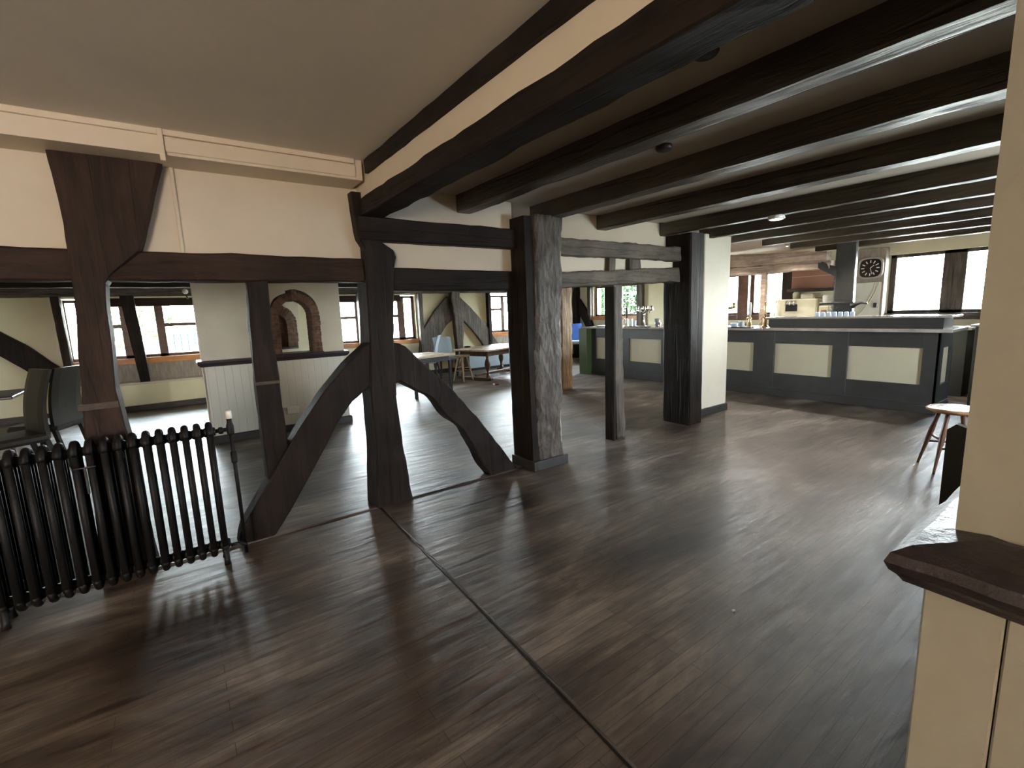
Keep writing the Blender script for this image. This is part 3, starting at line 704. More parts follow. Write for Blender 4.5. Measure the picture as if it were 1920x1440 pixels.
# ------------------------------------------------------------------ windows
def window(idx, plane, p, a0, a1, z0, z1, lights, sill=True, grid=0.11, sillmat='sill_orange', dep=0.07, face=-1, frame='frame_wood'):
    """lights: list of (a_start, a_end, transom_z or None). p = inner wall plane; window set back"""
    root = bpy.data.objects.new('window_%d' % idx, None); COL.objects.link(root); root['kind'] = 'structure'
    q = p+0.10
    root.location = (((a0+a1)/2, q, z0) if plane == 'y' else (q, (a0+a1)/2, z0))
    def bx(bb, A0, A1, Q0, Q1, Z0, Z1, ch=0.0):
        if plane == 'y': bb.box(A0, A1, Q0, Q1, Z0, Z1, ch)
        else: bb.box(Q0, Q1, A0, A1, Z0, Z1, ch)
        return bb
    fr_ = B(); fz = 0.05
    bx(fr_, a0, a1, q, q+dep, z0, z0+fz, .004); bx(fr_, a0, a1, q, q+dep, z1-fz, z1, .004)
    edges = [a0]; 
    prev = a0
    for (s, e_, tz) in lights:
        bx(fr_, prev, s, q, q+dep, z0, z1, .004); prev = e_
        if tz: bx(fr_, s, e_, q, q+dep, tz-0.03, tz+0.03, .004)
    bx(fr_, prev, a1, q, q+dep, z0, z1, .004)
    fr_.build('window_frame', frame, root)
    for (s, e_, tz) in lights:
        for (b0, b1) in (((z0+fz, tz-0.03), (tz+0.03, z1-fz)) if tz else ((z0+fz, z1-fz),)):
            pane = bx(B(), s, e_, q+dep*0.5, q+dep*0.5+0.004, b0, b1).build('pane', 'glass', root)
            ld = B(); w = e_-s; na = max(1, round(w/grid)); nz = max(1, round((b1-b0)/0.15))
            for i in range(1, na): bx(ld, s+w*i/na-0.003, s+w*i/na+0.003, q+dep*0.5-0.006, q+dep*0.5+0.008, b0, b1)
            for i in range(1, nz): bx(ld, s, e_, q+dep*0.5-0.006, q+dep*0.5+0.008, b0+(b1-b0)*i/nz-0.003, b0+(b1-b0)*i/nz+0.003)
            if ld.v: ld.build('leading', 'lead', root)
    if sill:
        bx(B(), a0-0.04, a1+0.04, p-0.03, q+0.01, z0-0.10, z0, .006).build('sill', sillmat, root)
    return root
window(1, 'y', 10.3, -1.40, 0.62, 0.88, 1.88, [(-1.385, -1.265, None), (-1.06, -0.72, 1.43), (-0.60, -0.24, None), (-0.12, 0.50, 1.43)])
window(2, 'y', 10.3, 2.55, 4.64, 0.88, 1.88, [(2.66, 3.26, 1.43), (3.42, 3.78, None), (3.92, 4.24, 1.43), (4.40, 4.58, None)], grid=0.2)
window(3, 'y', 10.3, 6.76, 8.10, 0.90, 1.86, [(6.84, 7.14, 1.50), (7.24, 7.56, None), (7.66, 8.0, 1.5)])
window(4, 'x', 9.8, 8.0, 9.62, 1.20, 2.04, [(8.02+.04, 8.66, None), (8.76, 9.10, None), (9.20, 9.56, None)])
window(5, 'x', 9.8, 4.40, 5.95, 1.18, 2.04, [(4.48, 5.08, None), (5.34, 5.88, None)], sillmat='frame_wood', grid=0.2)
window(7, 'y', -1.8, 4.6, 5.6, 0.85, 1.85, [(4.65, 5.07, None), (5.13, 5.55, None)], grid=0.2)
window(6, 'x', 9.8, 1.25, 2.80, 1.17, 2.13, [(1.30, 1.86, None), (2.13, 2.72, None)], sillmat='oak_grey_y', grid=0.18, frame='oak_grey_z')
# white splayed reveals beside the back windows and wall panels above
struct(B().box(-1.2, 0.62, 10.33, 10.41, 1.76, 1.90), 'trim_8', 'oak_brown_x')
struct(B().box(2.55, 4.3, 10.33, 10.41, 1.76, 1.90), 'trim_9', 'oak_brown_x')
struct(B().box(-1.35, 0.9, 10.285, 10.30, 0.47, 0.80), 'wall_back', 'under_sill')
struct(B().box(6.7, 8.2, 10.285, 10.30, 0.3, 0.80), 'wall_back', 'under_sill')
t = thing('window_bench', 'cream boxed window bench with white ledge under left window', 'bench', (-0.2, 10.15, 0))
B().box(-1.35, 1.9, 10.0, 10.285, 0.455, 0.485, 0.006).build('seat_board', 'trim_cream', t)
B().box(-1.33, 1.88, 10.03, 10.285, 0.10, 0.455, 0.004).build('front_panel', 'plaster_yellow', t)
B().box(-1.34, 1.89, 10.015, 10.285, 0.0, 0.10, 0.004).build('kickboard', 'rail_dark', t)
struct(B().box(1.9, 9.8, 10.27, 10.30, 0.0, 0.10), 'baseboard_back', 'rail_dark')
struct(B().box(-5, -1.35, 10.27, 10.30, 0.0, 0.10), 'baseboard_back', 'rail_dark')
# timbers of the back wall
T_('wall_plate', (-5, 10.24, 1.99), (9.75, 10.24, 1.99), 0.12, 0.13, 'oak_grey_x', 'grey oak plate along top of the far window wall', 'beam', 0.007, seed=60)
T_('header_beam', (-5, 9.6, 2.10), (9.75, 9.6, 2.10), 0.16, 0.14, 'oak_dark_x', 'blackened ceiling joist just in front of the far window wall', 'beam', 0.006, seed=61)
T_('header_beam', (-5, 8.9, 2.15), (9.75, 8.9, 2.15), 0.16, 0.15, 'oak_dark_x', 'blackened ceiling joist over the far tables', 'beam', 0.006, seed=62)
T_('header_beam', (-5, 8.1, 2.18), (0.5, 8.1, 2.18), 0.16, 0.14, 'oak_dark_x', 'blackened joist end over the leather chairs', 'beam', 0.006, seed=63)
T_('jamb_post', (-1.43, 10.2, 0.1), (-1.45, 10.2, 1.93), 0.10, 0.16, 'oak_brown_z', 'dark jamb post left of the left window', 'post', 0.005, seed=64)
T_('jamb_post', (4.72, 10.22, 0.1), (4.72, 10.22, 1.93), 0.10, 0.14, 'oak_grey_z', 'grey jamb post right of the middle window', 'post', 0.005, seed=65)
T_('jamb_post', (6.64, 10.24, 0.1), (6.64, 10.24, 1.93), 0.08, 0.12, 'oak_dark_z', 'thin dark jamb post left of the right-hand back window', 'post', 0.005, seed=66)
flat_timber('leaning_post', [(-0.56, 0.49), (-0.60, 1.0), (-0.66, 1.93)], [(-0.43, 0.49), (-0.44, 1.0), (-0.48, 1.93)], 10.02, 10.16, 'oak_dark_z', 'slanting dark post standing on the window seat', 'post', 0.006, 67)
T_('window_post', (3.33, 10.1, 0.0), (3.36, 10.1, 1.95), 0.20, 0.16, 'oak_grey_z', 'grey post in front of the middle window, beside main post', 'post', 0.008, seed=68, w2=0.24)
flat_timber('crooked_post', [(5.58, 0.0), (5.60, 0.63), (5.56, 1.28), (5.50, 1.80), (5.52, 1.95)], [(5.75, 0.0), (5.76, 0.62), (5.82, 1.27), (5.74, 1.79), (5.74, 1.95)], 10.1, 10.25, 'oak_grey_z', 'crooked grey post between the two grey braces', 'post', 0.012, 69)
flat_timber('wall_brace', [(4.60, 0.30), (4.66, 0.70), (4.80, 1.12), (5.08, 1.50), (5.46, 1.86)], [(5.0, 0.30), (5.06, 0.66), (5.20, 0.92), (5.38, 1.16), (5.60, 1.32)], 10.2, 10.29, 'oak_grey_z', 'left grey oak brace rising to the crooked post', 'brace', 0.006, 70)
flat_timber('wall_brace', [(6.50, 0.44), (6.36, 0.70), (6.10, 1.02), (5.76, 1.36)], [(7.0, 0.44), (6.84, 0.68), (6.50, 1.14), (6.10, 1.56), (5.76, 1.86)], 10.2, 10.29, 'oak_grey_z', 'right grey oak brace falling toward the right-hand back window', 'brace', 0.006, 71)
flat_timber('wall_brace', [(-1.52, 0.45), (-1.88, 0.76), (-2.2, 1.09), (-2.7, 1.40), (-3.6, 1.62)], [(-1.50, 0.78), (-1.62, 0.90), (-1.88, 1.21), (-2.16, 1.45), (-2.7, 1.72), (-3.6, 1.92)], 10.2, 10.29, 'oak_dark_z', 'nearly black curved brace on the cream wall at far left', 'brace', 0.006, 72)
T_('corner_stud', (9.68, 10.18, 0), (9.68, 10.18, 2.39), 0.16, 0.16, 'oak_dark_z', 'black corner post behind the sky-tinted chair', 'post', 0.006, seed=73)
flat_timber('corner_brace', [(10.1, 1.72), (9.9, 1.50), (9.68, 1.18), (9.55, 0.92), (9.42, 0.75)], [(10.1, 1.30), (9.98, 1.15), (9.80, 0.90), (9.72, 0.7), (9.66, 0.55)], 9.68, 9.79, 'oak_dark_z', 'black diagonal brace dropping from corner post toward the bar', 'brace', 0.005, 74, axis='y')
T_('window_jamb', (9.75, 9.70, 0.3), (9.75, 9.70, 2.1), 0.10, 0.12, 'oak_grey_z', 'grey jamb at the corner side of leafy window', 'post', 0.005, seed=75)
T_('window_jamb', (9.75, 7.90, 0.3), (9.75, 7.90, 2.1), 0.10, 0.18, 'oak_grey_z', 'grey jamb on the bar side of leafy window', 'post', 0.005, seed=76)
t = T_('worm_eaten_post', (5.66, 6.3, 0), (5.66, 6.3, 2.39), 0.26, 0.20, 'raw_oak', 'pale worm-eaten post glimpsed behind the hewn pillar', 'post', 0.012, seed=77, step=0.05, rough=0.01)

# bar side: pale hewn lintels on posts, dark post, brickwork
T_('hewn_lintel', (8.75, 3.3, 2.14), (8.75, 5.4, 2.235), 0.18, 0.15, 'pale_lintel', 'upper pale hewn beam over the back of the bar', 'beam', 0.014, seed=80, rough=0.01, step=0.05, h2=0.26)
T_('hewn_lintel', (8.75, 3.25, 2.0), (8.75, 5.4, 2.03), 0.16, 0.14, 'pale_lintel', 'lower pale hewn beam directly above the bar windows', 'beam', 0.014, seed=81, rough=0.01, step=0.05)
T_('thin_post', (8.72, 4.29, 0.0), (8.72, 4.30, 1.96), 0.09, 0.09, 'pale_lintel', 'thin pale crooked post between the two bright bar windows', 'post', 0.012, seed=82, rough=0.004, step=0.05)
T_('bar_post', (8.75, 3.04, 0), (8.75, 3.05, 2.385), 0.10, 0.27, 'bar_paint', 'thick dark painted post left of the clock', 'post', 0.006, seed=83)
T_('post_bracket', (8.75, 3.15, 1.86), (8.75, 3.42, 2.02), 0.16, 0.14, 'bar_paint', 'dark bracket between thick bar post and pale beams', 'bracket', 0.004, seed=84)
T_('window_jamb', (9.7, 4.30, 0.9), (9.7, 4.30, 2.2), 0.16, 0.22, 'oak_brown_z', 'brown jamb right of the middle bar window', 'post', 0.006, seed=85)
T_('window_jamb', (9.74, 5.21, 1.1), (9.74, 5.21, 2.1), 0.10, 0.22, 'frame_wood', 'brown mullion post between the middle bar windows', 'post', 0.004, seed=86)
struct(B().box(9.5, 9.78, 3.50, 4.18, 1.64, 2.12, 0.01), 'wall_brick', 'brick_courses')
T_('brick_ledge', (9.45, 3.46, 1.62), (9.45, 4.20, 1.63), 0.14, 0.06, 'smoke_brown', 'brown timber ledge under the red brickwork', 'beam', 0.006, seed=87)

# ------------------------------------------------------------------ bar counter
t = thing('bar_counter', 'long dark panelled bar with cream panels and raised right section', 'bar counter', (7.6, 4.5, 0))
bb = B().box(7.47, 8.0, 1.58, 7.36, 0.12, 1.0)
bb.build('carcass', 'bar_panel', t)
bb = B()
pans = [(6.47, 7.23), (5.54, 6.31), (4.62, 5.36), (3.79, 4.44), (2.69, 3.47), (1.71, 2.50)]
ys = [1.55]+[v for p in sorted(pans) for v in p]+[7.36]
for i in range(0, len(ys), 2): bb.box(7.44, 7.47, ys[i], ys[i+1], 0.12, 1.0, 0.003)
bb.box(7.442, 7.47, 1.55, 7.36, 0.81, 1.0, 0.003).box(7.442, 7.47, 1.55, 7.36, 0.12, 0.35, 0.003)
# end face panel frame
bb.box(7.44, 7.60, 1.55, 1.58, 0.12, 1.0, .003).box(7.95, 8.02, 1.55, 1.58, 0.12, 1.0, .003).box(7.44, 8.02, 1.552, 1.58, 0.81, 1.0, .003).box(7.44, 8.02, 1.552, 1.58, 0.12, 0.35, .003)
bb.build('frame', 'bar_paint', t)
B().box(7.425, 8.0, 1.535, 7.36, 0.0, 0.10, .006).box(7.43, 8.0, 1.54, 7.36, 0.10, 0.125, .006).build('plinth', 'bar_paint', t)
B().box(7.36, 8.1, 3.62, 7.62, 1.005, 1.04, .008).box(7.36, 8.1, 1.44, 3.62, 1.005, 1.045, .008).build('worktop', 'bar_top', t)
B().box(7.62, 8.05, 1.58, 3.66, 1.045, 1.175).build('upstand', 'bar_paint', t)
B().box(7.58, 8.1, 1.50, 3.70, 1.175, 1.20, .006).build('raised_top', 'bar_top', t)
B().box(7.29, 7.56, 7.36, 7.60, 0.0, 1.005, .006).build('end_pier', 'green_paint', t, label='olive green end pier of the bar')
# foot of wainscot behind the bar and shelves right of it
t = thing('back_bar_shelves', 'dark shelving unit at the right end of the bar', 'shelving', (8.9, 0.9, 0))
bb = B().box(8.35, 9.3, 1.38, 1.42, 0, 1.03, .004).box(8.35, 9.3, 0.1, 0.14, 0, 1.03, .004).box(9.26, 9.3, 0.1, 1.42, 0, 1.03)
bb.build('carcass', 'bar_paint', t)
for z in (0.10, 0.40, 0.72): B().box(8.36, 9.26, 0.14, 1.38, z, z+0.03, .003).build('shelf', 'bar_paint', t)
B().box(8.30, 9.32, 0.05, 1.46, 1.03, 1.055, .006).build('top', 'bar_top', t)
for k, (y, z) in enumerate(((1.2, 0.43), (1.05, 0.43), (0.9, 0.75), (1.15, 0.75))):
    o = B().box(8.45, 8.62, y-0.05, y+0.05, z, z+0.12, .01).build('tin_box', 'dark_steel', None, (8.53, y, z), category='box',
        label=['small steel tin on middle shelf nearest the bar', 'small steel tin on middle shelf further right', 'small steel tin on upper shelf further right', 'small steel tin on upper shelf nearest the bar'][k])
t = thing('back_counter', 'dark counter below the bar windows behind the bar', 'counter', (9.4, 4.6, 0))
B().box(9.0, 9.78, 1.6, 7.4, 0.0, 0.95, .004).build('carcass', 'bar_paint', t)
B().box(8.95, 9.79, 1.55, 7.45, 0.95, 0.99, .006).build('worktop', 'bar_top', t)

# ------------------------------------------------------------------ things on the bar
def lathe_thing(name, lab, cat, loc, parts, group=None, seg=16):
    t = thing(name, lab, cat, loc, group)
    for nm, mat, prof in parts:
        B().lathe(prof, loc, seg).build(nm, mat, t)
    return t
def beer_font(lab, x, y, mat='chrome'):
    t = thing('beer_font', lab, 'beer tap', (x, y, 1.04))
    B().lathe([(0.05, 0), (0.05, 0.012), (0.022, 0.03), (0.018, 0.10), (0.017, 0.24), (0.024, 0.27)], (x, y, 1.04), 18).build('column', mat, t)
    B().tube([(x, y+0.17, 1.36), (x, y+0.06, 1.355), (x, y, 1.31), (x, y-0.06, 1.355), (x, y-0.22, 1.375)], [0.02, 0.026, 0.03, 0.026, 0.02], 12).build('arm', mat, t)
    for k, dy in enumerate((0.15, 0.04, -0.07, -0.19)):
        hd = B().lathe([(0.022, -0.02), (0.026, 0), (0.026, 0.05), (0.015, 0.065), (0.001, 0.066)], (x-0.01, y+dy, 1.385), 12).build('tap_head', mat, t)
        B().tube([(x-0.02, y+dy, 1.38), (x-0.075, y+dy, 1.37), (x-0.085, y+dy, 1.31)], 0.008, 8).build('spout', 'chrome', t)
    return t
beer_font('chrome beer font with four taps on a slim column left of the corner post', 7.62, 6.08)
beer_font('brass beer font half hidden beside the cream pier', 7.62, 4.42, 'brass')
def pump(lab, x, y, z=1.04, m1='brass', hmat='black_gloss'):
    t = thing('hand_pump', lab, 'beer pump', (x, y, z))
    B().lathe([(0.045, 0), (0.045, 0.015), (0.028, 0.03), (0.026, 0.12), (0.03, 0.15), (0.015, 0.17)], (x, y, z), 16).build('body', m1, t)
    B().lathe([(0.014, 0.17), (0.018, 0.22), (0.025, 0.30), (0.022, 0.36), (0.012, 0.40), (0.001, 0.402)], (x, y, z), 14).build('handle', hmat, t)
    B().tube([(x, y, z+0.12), (x-0.07, y, z+0.17), (x-0.12, y, z+0.14), (x-0.125, y, z+0.03)], 0.009, 8).build('spout', m1, t)
    return t
pump('dark handled pump with white base on the left bar end', 7.62, 6.52, m1='white_plastic')
pump('brass hand pump right of the cream pier', 7.66, 3.98, m1='brass', hmat='white_plastic')
pump('brass hand pump on the raised section of the bar, by the thin post', 7.75, 3.78, m1='brass', hmat='brass')
tumb = lambda r, h: [(r*.75, 0), (r*.8, .004), (r, h), (r*.93, h), (r*.72, .012), (0.001, .010)]
for k, (x, y, r, h, nm, mt_, lab) in enumerate(((7.6, 6.40, .045, .16, 'jug', 'white_plastic', 'white jug beside the dark handled pump'), (7.6, 6.30, .035, .12, 'tumbler', 'blue_glass', 'pale blue glass beside the white jug'),
                                   (7.6, 5.75, .05, .16, 'tumbler', 'tumbler_glass', 'clear glass close to the corner post'), (7.55, 5.66, .03, .09, 'tumbler', 'chrome', 'small steel measure by the corner post'),
                                   (7.6, 6.70, .03, .09, 'tumbler', 'brass', 'small copper cup behind the slender prop'),
                                   (7.62, 4.22, .06, .07, 'bowl', 'blue_glass', 'pale blue bowl beside the cream pier'), (7.62, 4.10, .045, .10, 'bowl', 'pale_and_glare_blue', 'tall pale bowl next to the brass hand pump'))):
    lathe_thing(nm, lab, nm, (x, y, 1.04 if y > 3.7 else 1.2), [('body', mt_, tumb(r, h))])
# drip trays
for y0, y1, lab in ((5.85, 6.35, 'dark drip tray below the chrome font'), (3.85, 4.45, 'dark drip tray below the brass pumps')):
    B().box(7.42, 7.54, y0, y1, 1.04, 1.055, .004).build('drip_tray', 'dark_steel', None, (7.48, (y0+y1)/2, 1.04), label=lab, category='tray')
B().box(7.5, 7.75, 6.95, 7.25, 1.04, 1.06, .004).build('bar_mat', 'dark_steel', None, (7.6, 7.1, 1.04), label='flat dark mat near the green bar end', category='mat')
# row of upturned glasses on the raised top
ORD = ['leftmost', 'second from left', 'third from left', 'middle', 'third from right', 'second from right', 'rightmost']
for k in range(7):
    lathe_thing('upturned_glass', ORD[k]+' of seven upturned pale glasses on the raised bar top', 'glass', (7.95, 3.10-0.075*k, 1.20), [('bowl', 'blue_glass', [(0.031, 0), (0.031, .004), (0.028, .05), (0.022, .06), (0.001, .061)])], 'upturned glasses in a row on the raised bar top', 12)

# coffee corner behind the bar
t = thing('coffee_machine', 'cream coffee machine with dark panel behind the raised bar', 'coffee machine', (9.2, 3.95, 0.99))
bb = B().box(9.05, 9.55, 3.55, 4.25, 1.0, 1.47, .02).box(9.10, 9.5, 3.62, 3.85, 1.47, 1.56, .02); bb.build('housing', 'cream_plastic', t)
B().box(9.035, 9.05, 3.86, 4.06, 1.26, 1.38, .005).build('drip_panel', 'dark_steel', t)
B().lathe([(0.05, 0), (0.055, 0.10), (0.03, 0.13), (0.001, .131)], (9.25, 3.98, 1.47), 14).build('bean_hopper', 'cream_plastic', t)
for dy in (0.0, 0.07, 0.14): B().tube([(9.04, 4.03-dy, 1.44), (8.98, 4.03-dy, 1.42), (8.97, 4.03-dy, 1.36)], 0.012, 8).build('spout', 'chrome', t)
t = thing('grinder', 'pale coffee grinder right of the coffee machine', 'grinder', (9.1, 3.42, 0.99))
B().box(9.0, 9.2, 3.34, 3.50, 1.0, 1.34, .015).build('body', 'cream_plastic', t)
B().lathe([(0.03, 0), (0.06, 0.03), (0.065, 0.16), (0.05, 0.18), (0.001, .181)], (9.1, 3.42, 1.34), 16).build('hopper', 'white_plastic', t)
B().box(8.985, 9.0, 3.38, 3.46, 1.18, 1.27, .004).build('display', 'red_lintel', t)
for k, (y, h, lab) in enumerate(((4.27, .43, 'tall white bottle at left end of the coffee machine'), (4.19, .44, 'white pump bottle in front of the coffee machine'))):
    lathe_thing('bottle', lab, 'bottle', (9.0, y, 0.99), [('glass_body', 'white_plastic', [(0.03, 0), (0.034, .01), (0.034, h*.6), (0.014, h*.75), (0.014, h*.95), (0.001, h)])])
for k, (y, lab) in enumerate(((3.9, 'white cup left of three before the coffee machine'), (3.75, 'white cup in the middle before the coffee machine'), (3.62, 'white cup beside the grinder'))):
    t = thing('cup', lab, 'cup', (9.0, y, 1.0)); B().lathe(tumb(.045, .09), (8.99, y, 0.99), 14).build('bowl', 'white_plastic', t)
    B().tube([(8.99-.04, y, 1.06), (8.99-.07, y, 1.05), (8.99-.07, y, 1.02), (8.99-.035, y, 1.01)], .006, 6).build('handle', 'white_plastic', t)

# clock, notice board, cable, dark silhouette plaque
t = thing('wall_clock', 'rounded square wall clock right of the thick bar post', 'clock', (9.6, 3.0, 1.93))
def sq(r, k=28, p=4.0):
    out = []
    for i in range(k):
        a = 2*PI*i/k; c_, s_ = math.cos(a), math.sin(a); q = (abs(c_)**p+abs(s_)**p)**(-1/p); out.append((c_*q*r, s_*q*r))
    return out
def ring_yz(x, r, cy_, cz): return [(x, cy_+a, cz+b_) for a, b_ in sq(r)]
CY, CZ = 2.99, 1.935
T_('clock_post', (9.72, 3.03, 0.99), (9.72, 3.03, 2.30), 0.10, 0.46, 'plaster_cream', 'x')if False else None
B().rings([ring_yz(9.64, .175, CY, CZ), ring_yz(9.60, .18, CY, CZ), ring_yz(9.585, .172, CY, CZ), ring_yz(9.585, .152, CY, CZ), ring_yz(9.60, .148, CY, CZ)]).build('frame', 'clock_frame', t)
B().rings([ring_yz(9.598, .150, CY, CZ), ring_yz(9.594, .148, CY, CZ)]).build('dial', 'clock_face', t)
for k in range(12):
    a = PI*k/6; c_, s_ = math.cos(a), math.sin(a)
    B().bar((9.59, CY+c_*.085, CZ+s_*.085), (9.59, CY+c_*.128, CZ+s_*.128), 0.014, 0.004, (1, 0, 0)).build('hour_mark', 'white_plastic', t)
B().bar((9.587, CY, CZ), (9.587, CY-.05, CZ+.045), 0.010, 0.003, (1, 0, 0)).build('hand', 'white_plastic', t)
B().bar((9.586, CY, CZ), (9.586, CY-.03, CZ-.10), 0.008, 0.003, (1, 0, 0)).build('hand', 'white_plastic', t)
struct(B().box(9.64, 9.8, 2.80, 3.35, 0.99, 2.26, .004), 'wall_panel', 'under_sill')
t = thing('notice_board', 'pale cream board with a looping cable below the clock', 'board', (9.6, 3.0, 1.15))
B().box(9.615, 9.638, 2.83, 3.27, 1.10, 1.70, .004).build('board', 'paper', t)
B().tube([(9.60, 2.90, 1.70), (9.60, 2.93, 1.55), (9.60, 3.0, 1.38), (9.60, 3.10, 1.22), (9.60, 3.20, 1.10)], 0.007, 8).build('cable', 'cream_plastic', t)
B().tube([(9.60, 2.86, 1.70), (9.60, 2.89, 1.55), (9.60, 2.97, 1.37), (9.60, 3.07, 1.22), (9.60, 3.17, 1.10)], 0.007, 8).build('cable', 'cream_plastic', t)
B().box(9.56, 9.615, 2.85, 2.90, 1.28, 1.36, .006).build('switch_box', 'smoke_brown', t)
t = thing('hanging_pan', 'dark flat metal scoop with handle hanging off thick bar post', 'scoop', (8.6, 2.9, 1.35))
B().box(8.64, 8.705, 2.88, 3.36, 1.36, 1.395, .006).build('plate', 'dark_steel', t)
B().tube([(8.66, 2.90, 1.33), (8.65, 2.84, 1.36), (8.60, 2.76, 1.375), (8.60, 2.68, 1.36)], [0.05, 0.03, 0.018, 0.012], 10).build('handle', 'dark_steel', t)

# ------------------------------------------------------------------ furniture of the far room
def turned_leg(x, y, z0, z1, r=0.045):
    h = z1-z0
    pr = [(.9, 0), (1.0, .02), (1.0, .12), (.55, .14), (.75, .17), (.45, .2), (.6, .28), (1.15, .42), (1.25, .52), (1.0, .64), (.5, .74), (.7, .78), (.5, .82), (.95, .86), (1.0, .88), (1.0, 1.0)]
    return B().lathe([(r*a, z0+h*q) for a, q in pr], (x, y, 0), 14)
t = thing('refectory_table', 'pale topped oak refectory table with bulbous turned legs', 'table', (0, 0, 0))
TL, TWd, TH = 1.75, 1.0, 0.66
B().box(-TL/2, TL/2, -TWd/2, TWd/2, TH-0.035, TH, .006).build('tabletop', 'table_top', t)
bb = B()
LX, LY = TL/2-0.17, TWd/2-0.14
for s in (-1, 1):
    bb.box(-LX, LX, s*LY-0.012, s*LY+0.012, TH-0.15, TH-0.035, .003); bb.box(s*LX-0.012, s*LX+0.012, -LY, LY, TH-0.15, TH-0.035, .003)
bb.build('apron', 'table_leg', t)
for sx in (-1, 1):
    for sy in (-1, 1): turned_leg(sx*LX, sy*LY, 0.05, TH-0.035, 0.05).build('leg', 'table_leg', t)
    B().box(sx*LX-0.05, sx*LX+0.05, -LY-0.12, LY+0.12, 0.0, 0.06, .012).build('foot_rail', 'table_leg', t)
B().box(-LX, LX, -0.03, 0.03, 0.06, 0.11, .006).build('stretcher', 'table_leg', t)
t.location = (5.88, 8.9, 0); t.rotation_euler = (0, 0, math.radians(18))
B().lathe([(.07, 0), (.09, .02), (.06, .035), (.001, .03)], (5.35, 9.2, TH), 14).build('ashtray', 'dark_steel', None, (5.35, 9.2, TH), label='black dish on the far corner of the refectory table', category='dish')
B().box(5.02, 5.12, 7.62, 7.72, 0.0, 0.035, .008).build('wooden_block', 'table_leg', None, (5.07, 7.67, 0), label='small brown block lying on floor before the refectory table', category='block')

t = thing('dark_table', 'square pub table with pale top and dark base', 'table', (0, 0, 0))
B().box(-0.45, 0.45, -0.42, 0.42, 0.69, 0.72, .006).build('tabletop', 'table_top', t)
B().box(-0.38, 0.38, -0.35, 0.35, 0.60, 0.69, .004).build('apron', 'dark_steel', t)
for sx in (-1, 1):
    for sy in (-1, 1): B().box(sx*.38-.025, sx*.38+.025, sy*.35-.025, sy*.35+.025, 0, .60, .004).build('leg', 'dark_steel', t)
t.location = (3.58, 7.85, 0); t.rotation_euler = (0, 0, math.radians(10))

def make_chair(lab, cat, seat_mat, back_mat, leg_mat, loc, rz, group=None, bh=1.05, sh=0.47, w=0.44, lean=0.10, turned=False):
    """upholstered high-back dining chair, seat facing +Y before rotation"""
    t = thing('dining_chair', lab, cat, (0, 0, 0), group)
    d = 0.44
    bb = B(); bb.box(-w/2, w/2, -d/2, d/2, sh-0.08, sh, .025); bb.build('seat', seat_mat, t)
    cs = [Vector((0, -d/2+0.02-lean*((i/10)**1.7)+0.015*math.sin(PI*i/10), sh-0.02+(bh-sh+0.02)*i/10)) for i in range(11)]
    us = [Vector((w/2*(1-0.03*math.sin(PI*i/10)), 0, 0)) for i in range(11)]; vs = [Vector((0, 0.024*(1.15-0.4*i/10), 0)) for i in range(11)]
    loft(B(), cs, us, vs, 0.0, 0.4, 1).build('backrest', back_mat, t)
    for sx in (-1, 1):
        if turned: turned_leg(sx*(w/2-.04), d/2-.04, 0, sh-.07, .026).build('leg', leg_mat, t)
        else: B().bar((sx*(w/2-.03), d/2-.03, sh-.07), (sx*(w/2-.025), d/2-.02, 0), .036, .036).build('leg', leg_mat, t)
        B().bar((sx*(w/2-.03), -d/2+.03, sh-.07), (sx*(w/2-.025), -d/2-.05, 0), .036, .036).build('leg', leg_mat, t)
    if turned:
        for sx in (-1, 1): B().box(sx*(w/2-.04)-.012, sx*(w/2-.04)+.012, -d/2, d/2-.04, .08, .105).build('stretcher', leg_mat, t)
    t.location = loc; t.rotation_euler = (0, 0, rz)
    return t
CH = 'dining_chair'
make_chair('dark leather high-back chair nearest the radiator, its curved back toward us', 'chair', 'dark_leather', 'dark_leather', 'black_gloss', (-1.36, 6.18, 0), math.radians(118), None, 1.06)
make_chair('dark leather chair tucked between nearest leather chair and flared post', 'chair', 'dark_leather', 'dark_leather', 'black_gloss', (-1.22, 6.85, 0), math.radians(66), None, 1.04)
make_chair('glare-tinted pale high-back chair seen sideways at the far end of the dark pub table', 'chair', 'pale_and_glare_blue', 'pale_and_glare_blue', 'dark_steel', (4.40, 9.35, 0), math.radians(55), None, 0.98)
make_chair('glare-tinted pale chair facing away beside the crooked post', 'chair', 'pale_and_glare_blue', 'pale_and_glare_blue', 'dark_steel', (5.02, 9.62, 0), math.radians(170), None, 0.90)
make_chair('upholstered chair tinted blue for sky reflection, with dark turned legs by the green bar end', 'chair', 'pale_and_glare_blue', 'sky_tinted_leather', 'black_gloss', (8.48, 8.95, 0), math.radians(150), None, 1.05, 0.62, 0.44, 0.05, True)
t = thing('pub_table', 'dark pub table at the left edge by the leather chairs', 'table', (0, 0, 0))
B().box(-0.6, 0.6, -0.4, 0.4, 0.73, 0.76, .008).build('tabletop', 'black_gloss', t)
B().lathe([(.05, .03), (.04, .1), (.035, .6), (.06, .70), (.1, .73)], (0, 0, 0), 14).build('pedestal', 'black_gloss', t)
B().box(-.32, .32, -.04, .04, 0, .05, .01).box(-.04, .04, -.32, .32, 0, .05, .01).build('base', 'black_gloss', t)
t.location = (-2.05, 7.35, 0)
make_stool('pale_stool', 'pale wooden stool between dark pub table and refectory table', 'pale_stool_wood', 'pale_stool_wood', 0.17, 0.55, (4.95, 8.75, 0), rz=0.3)
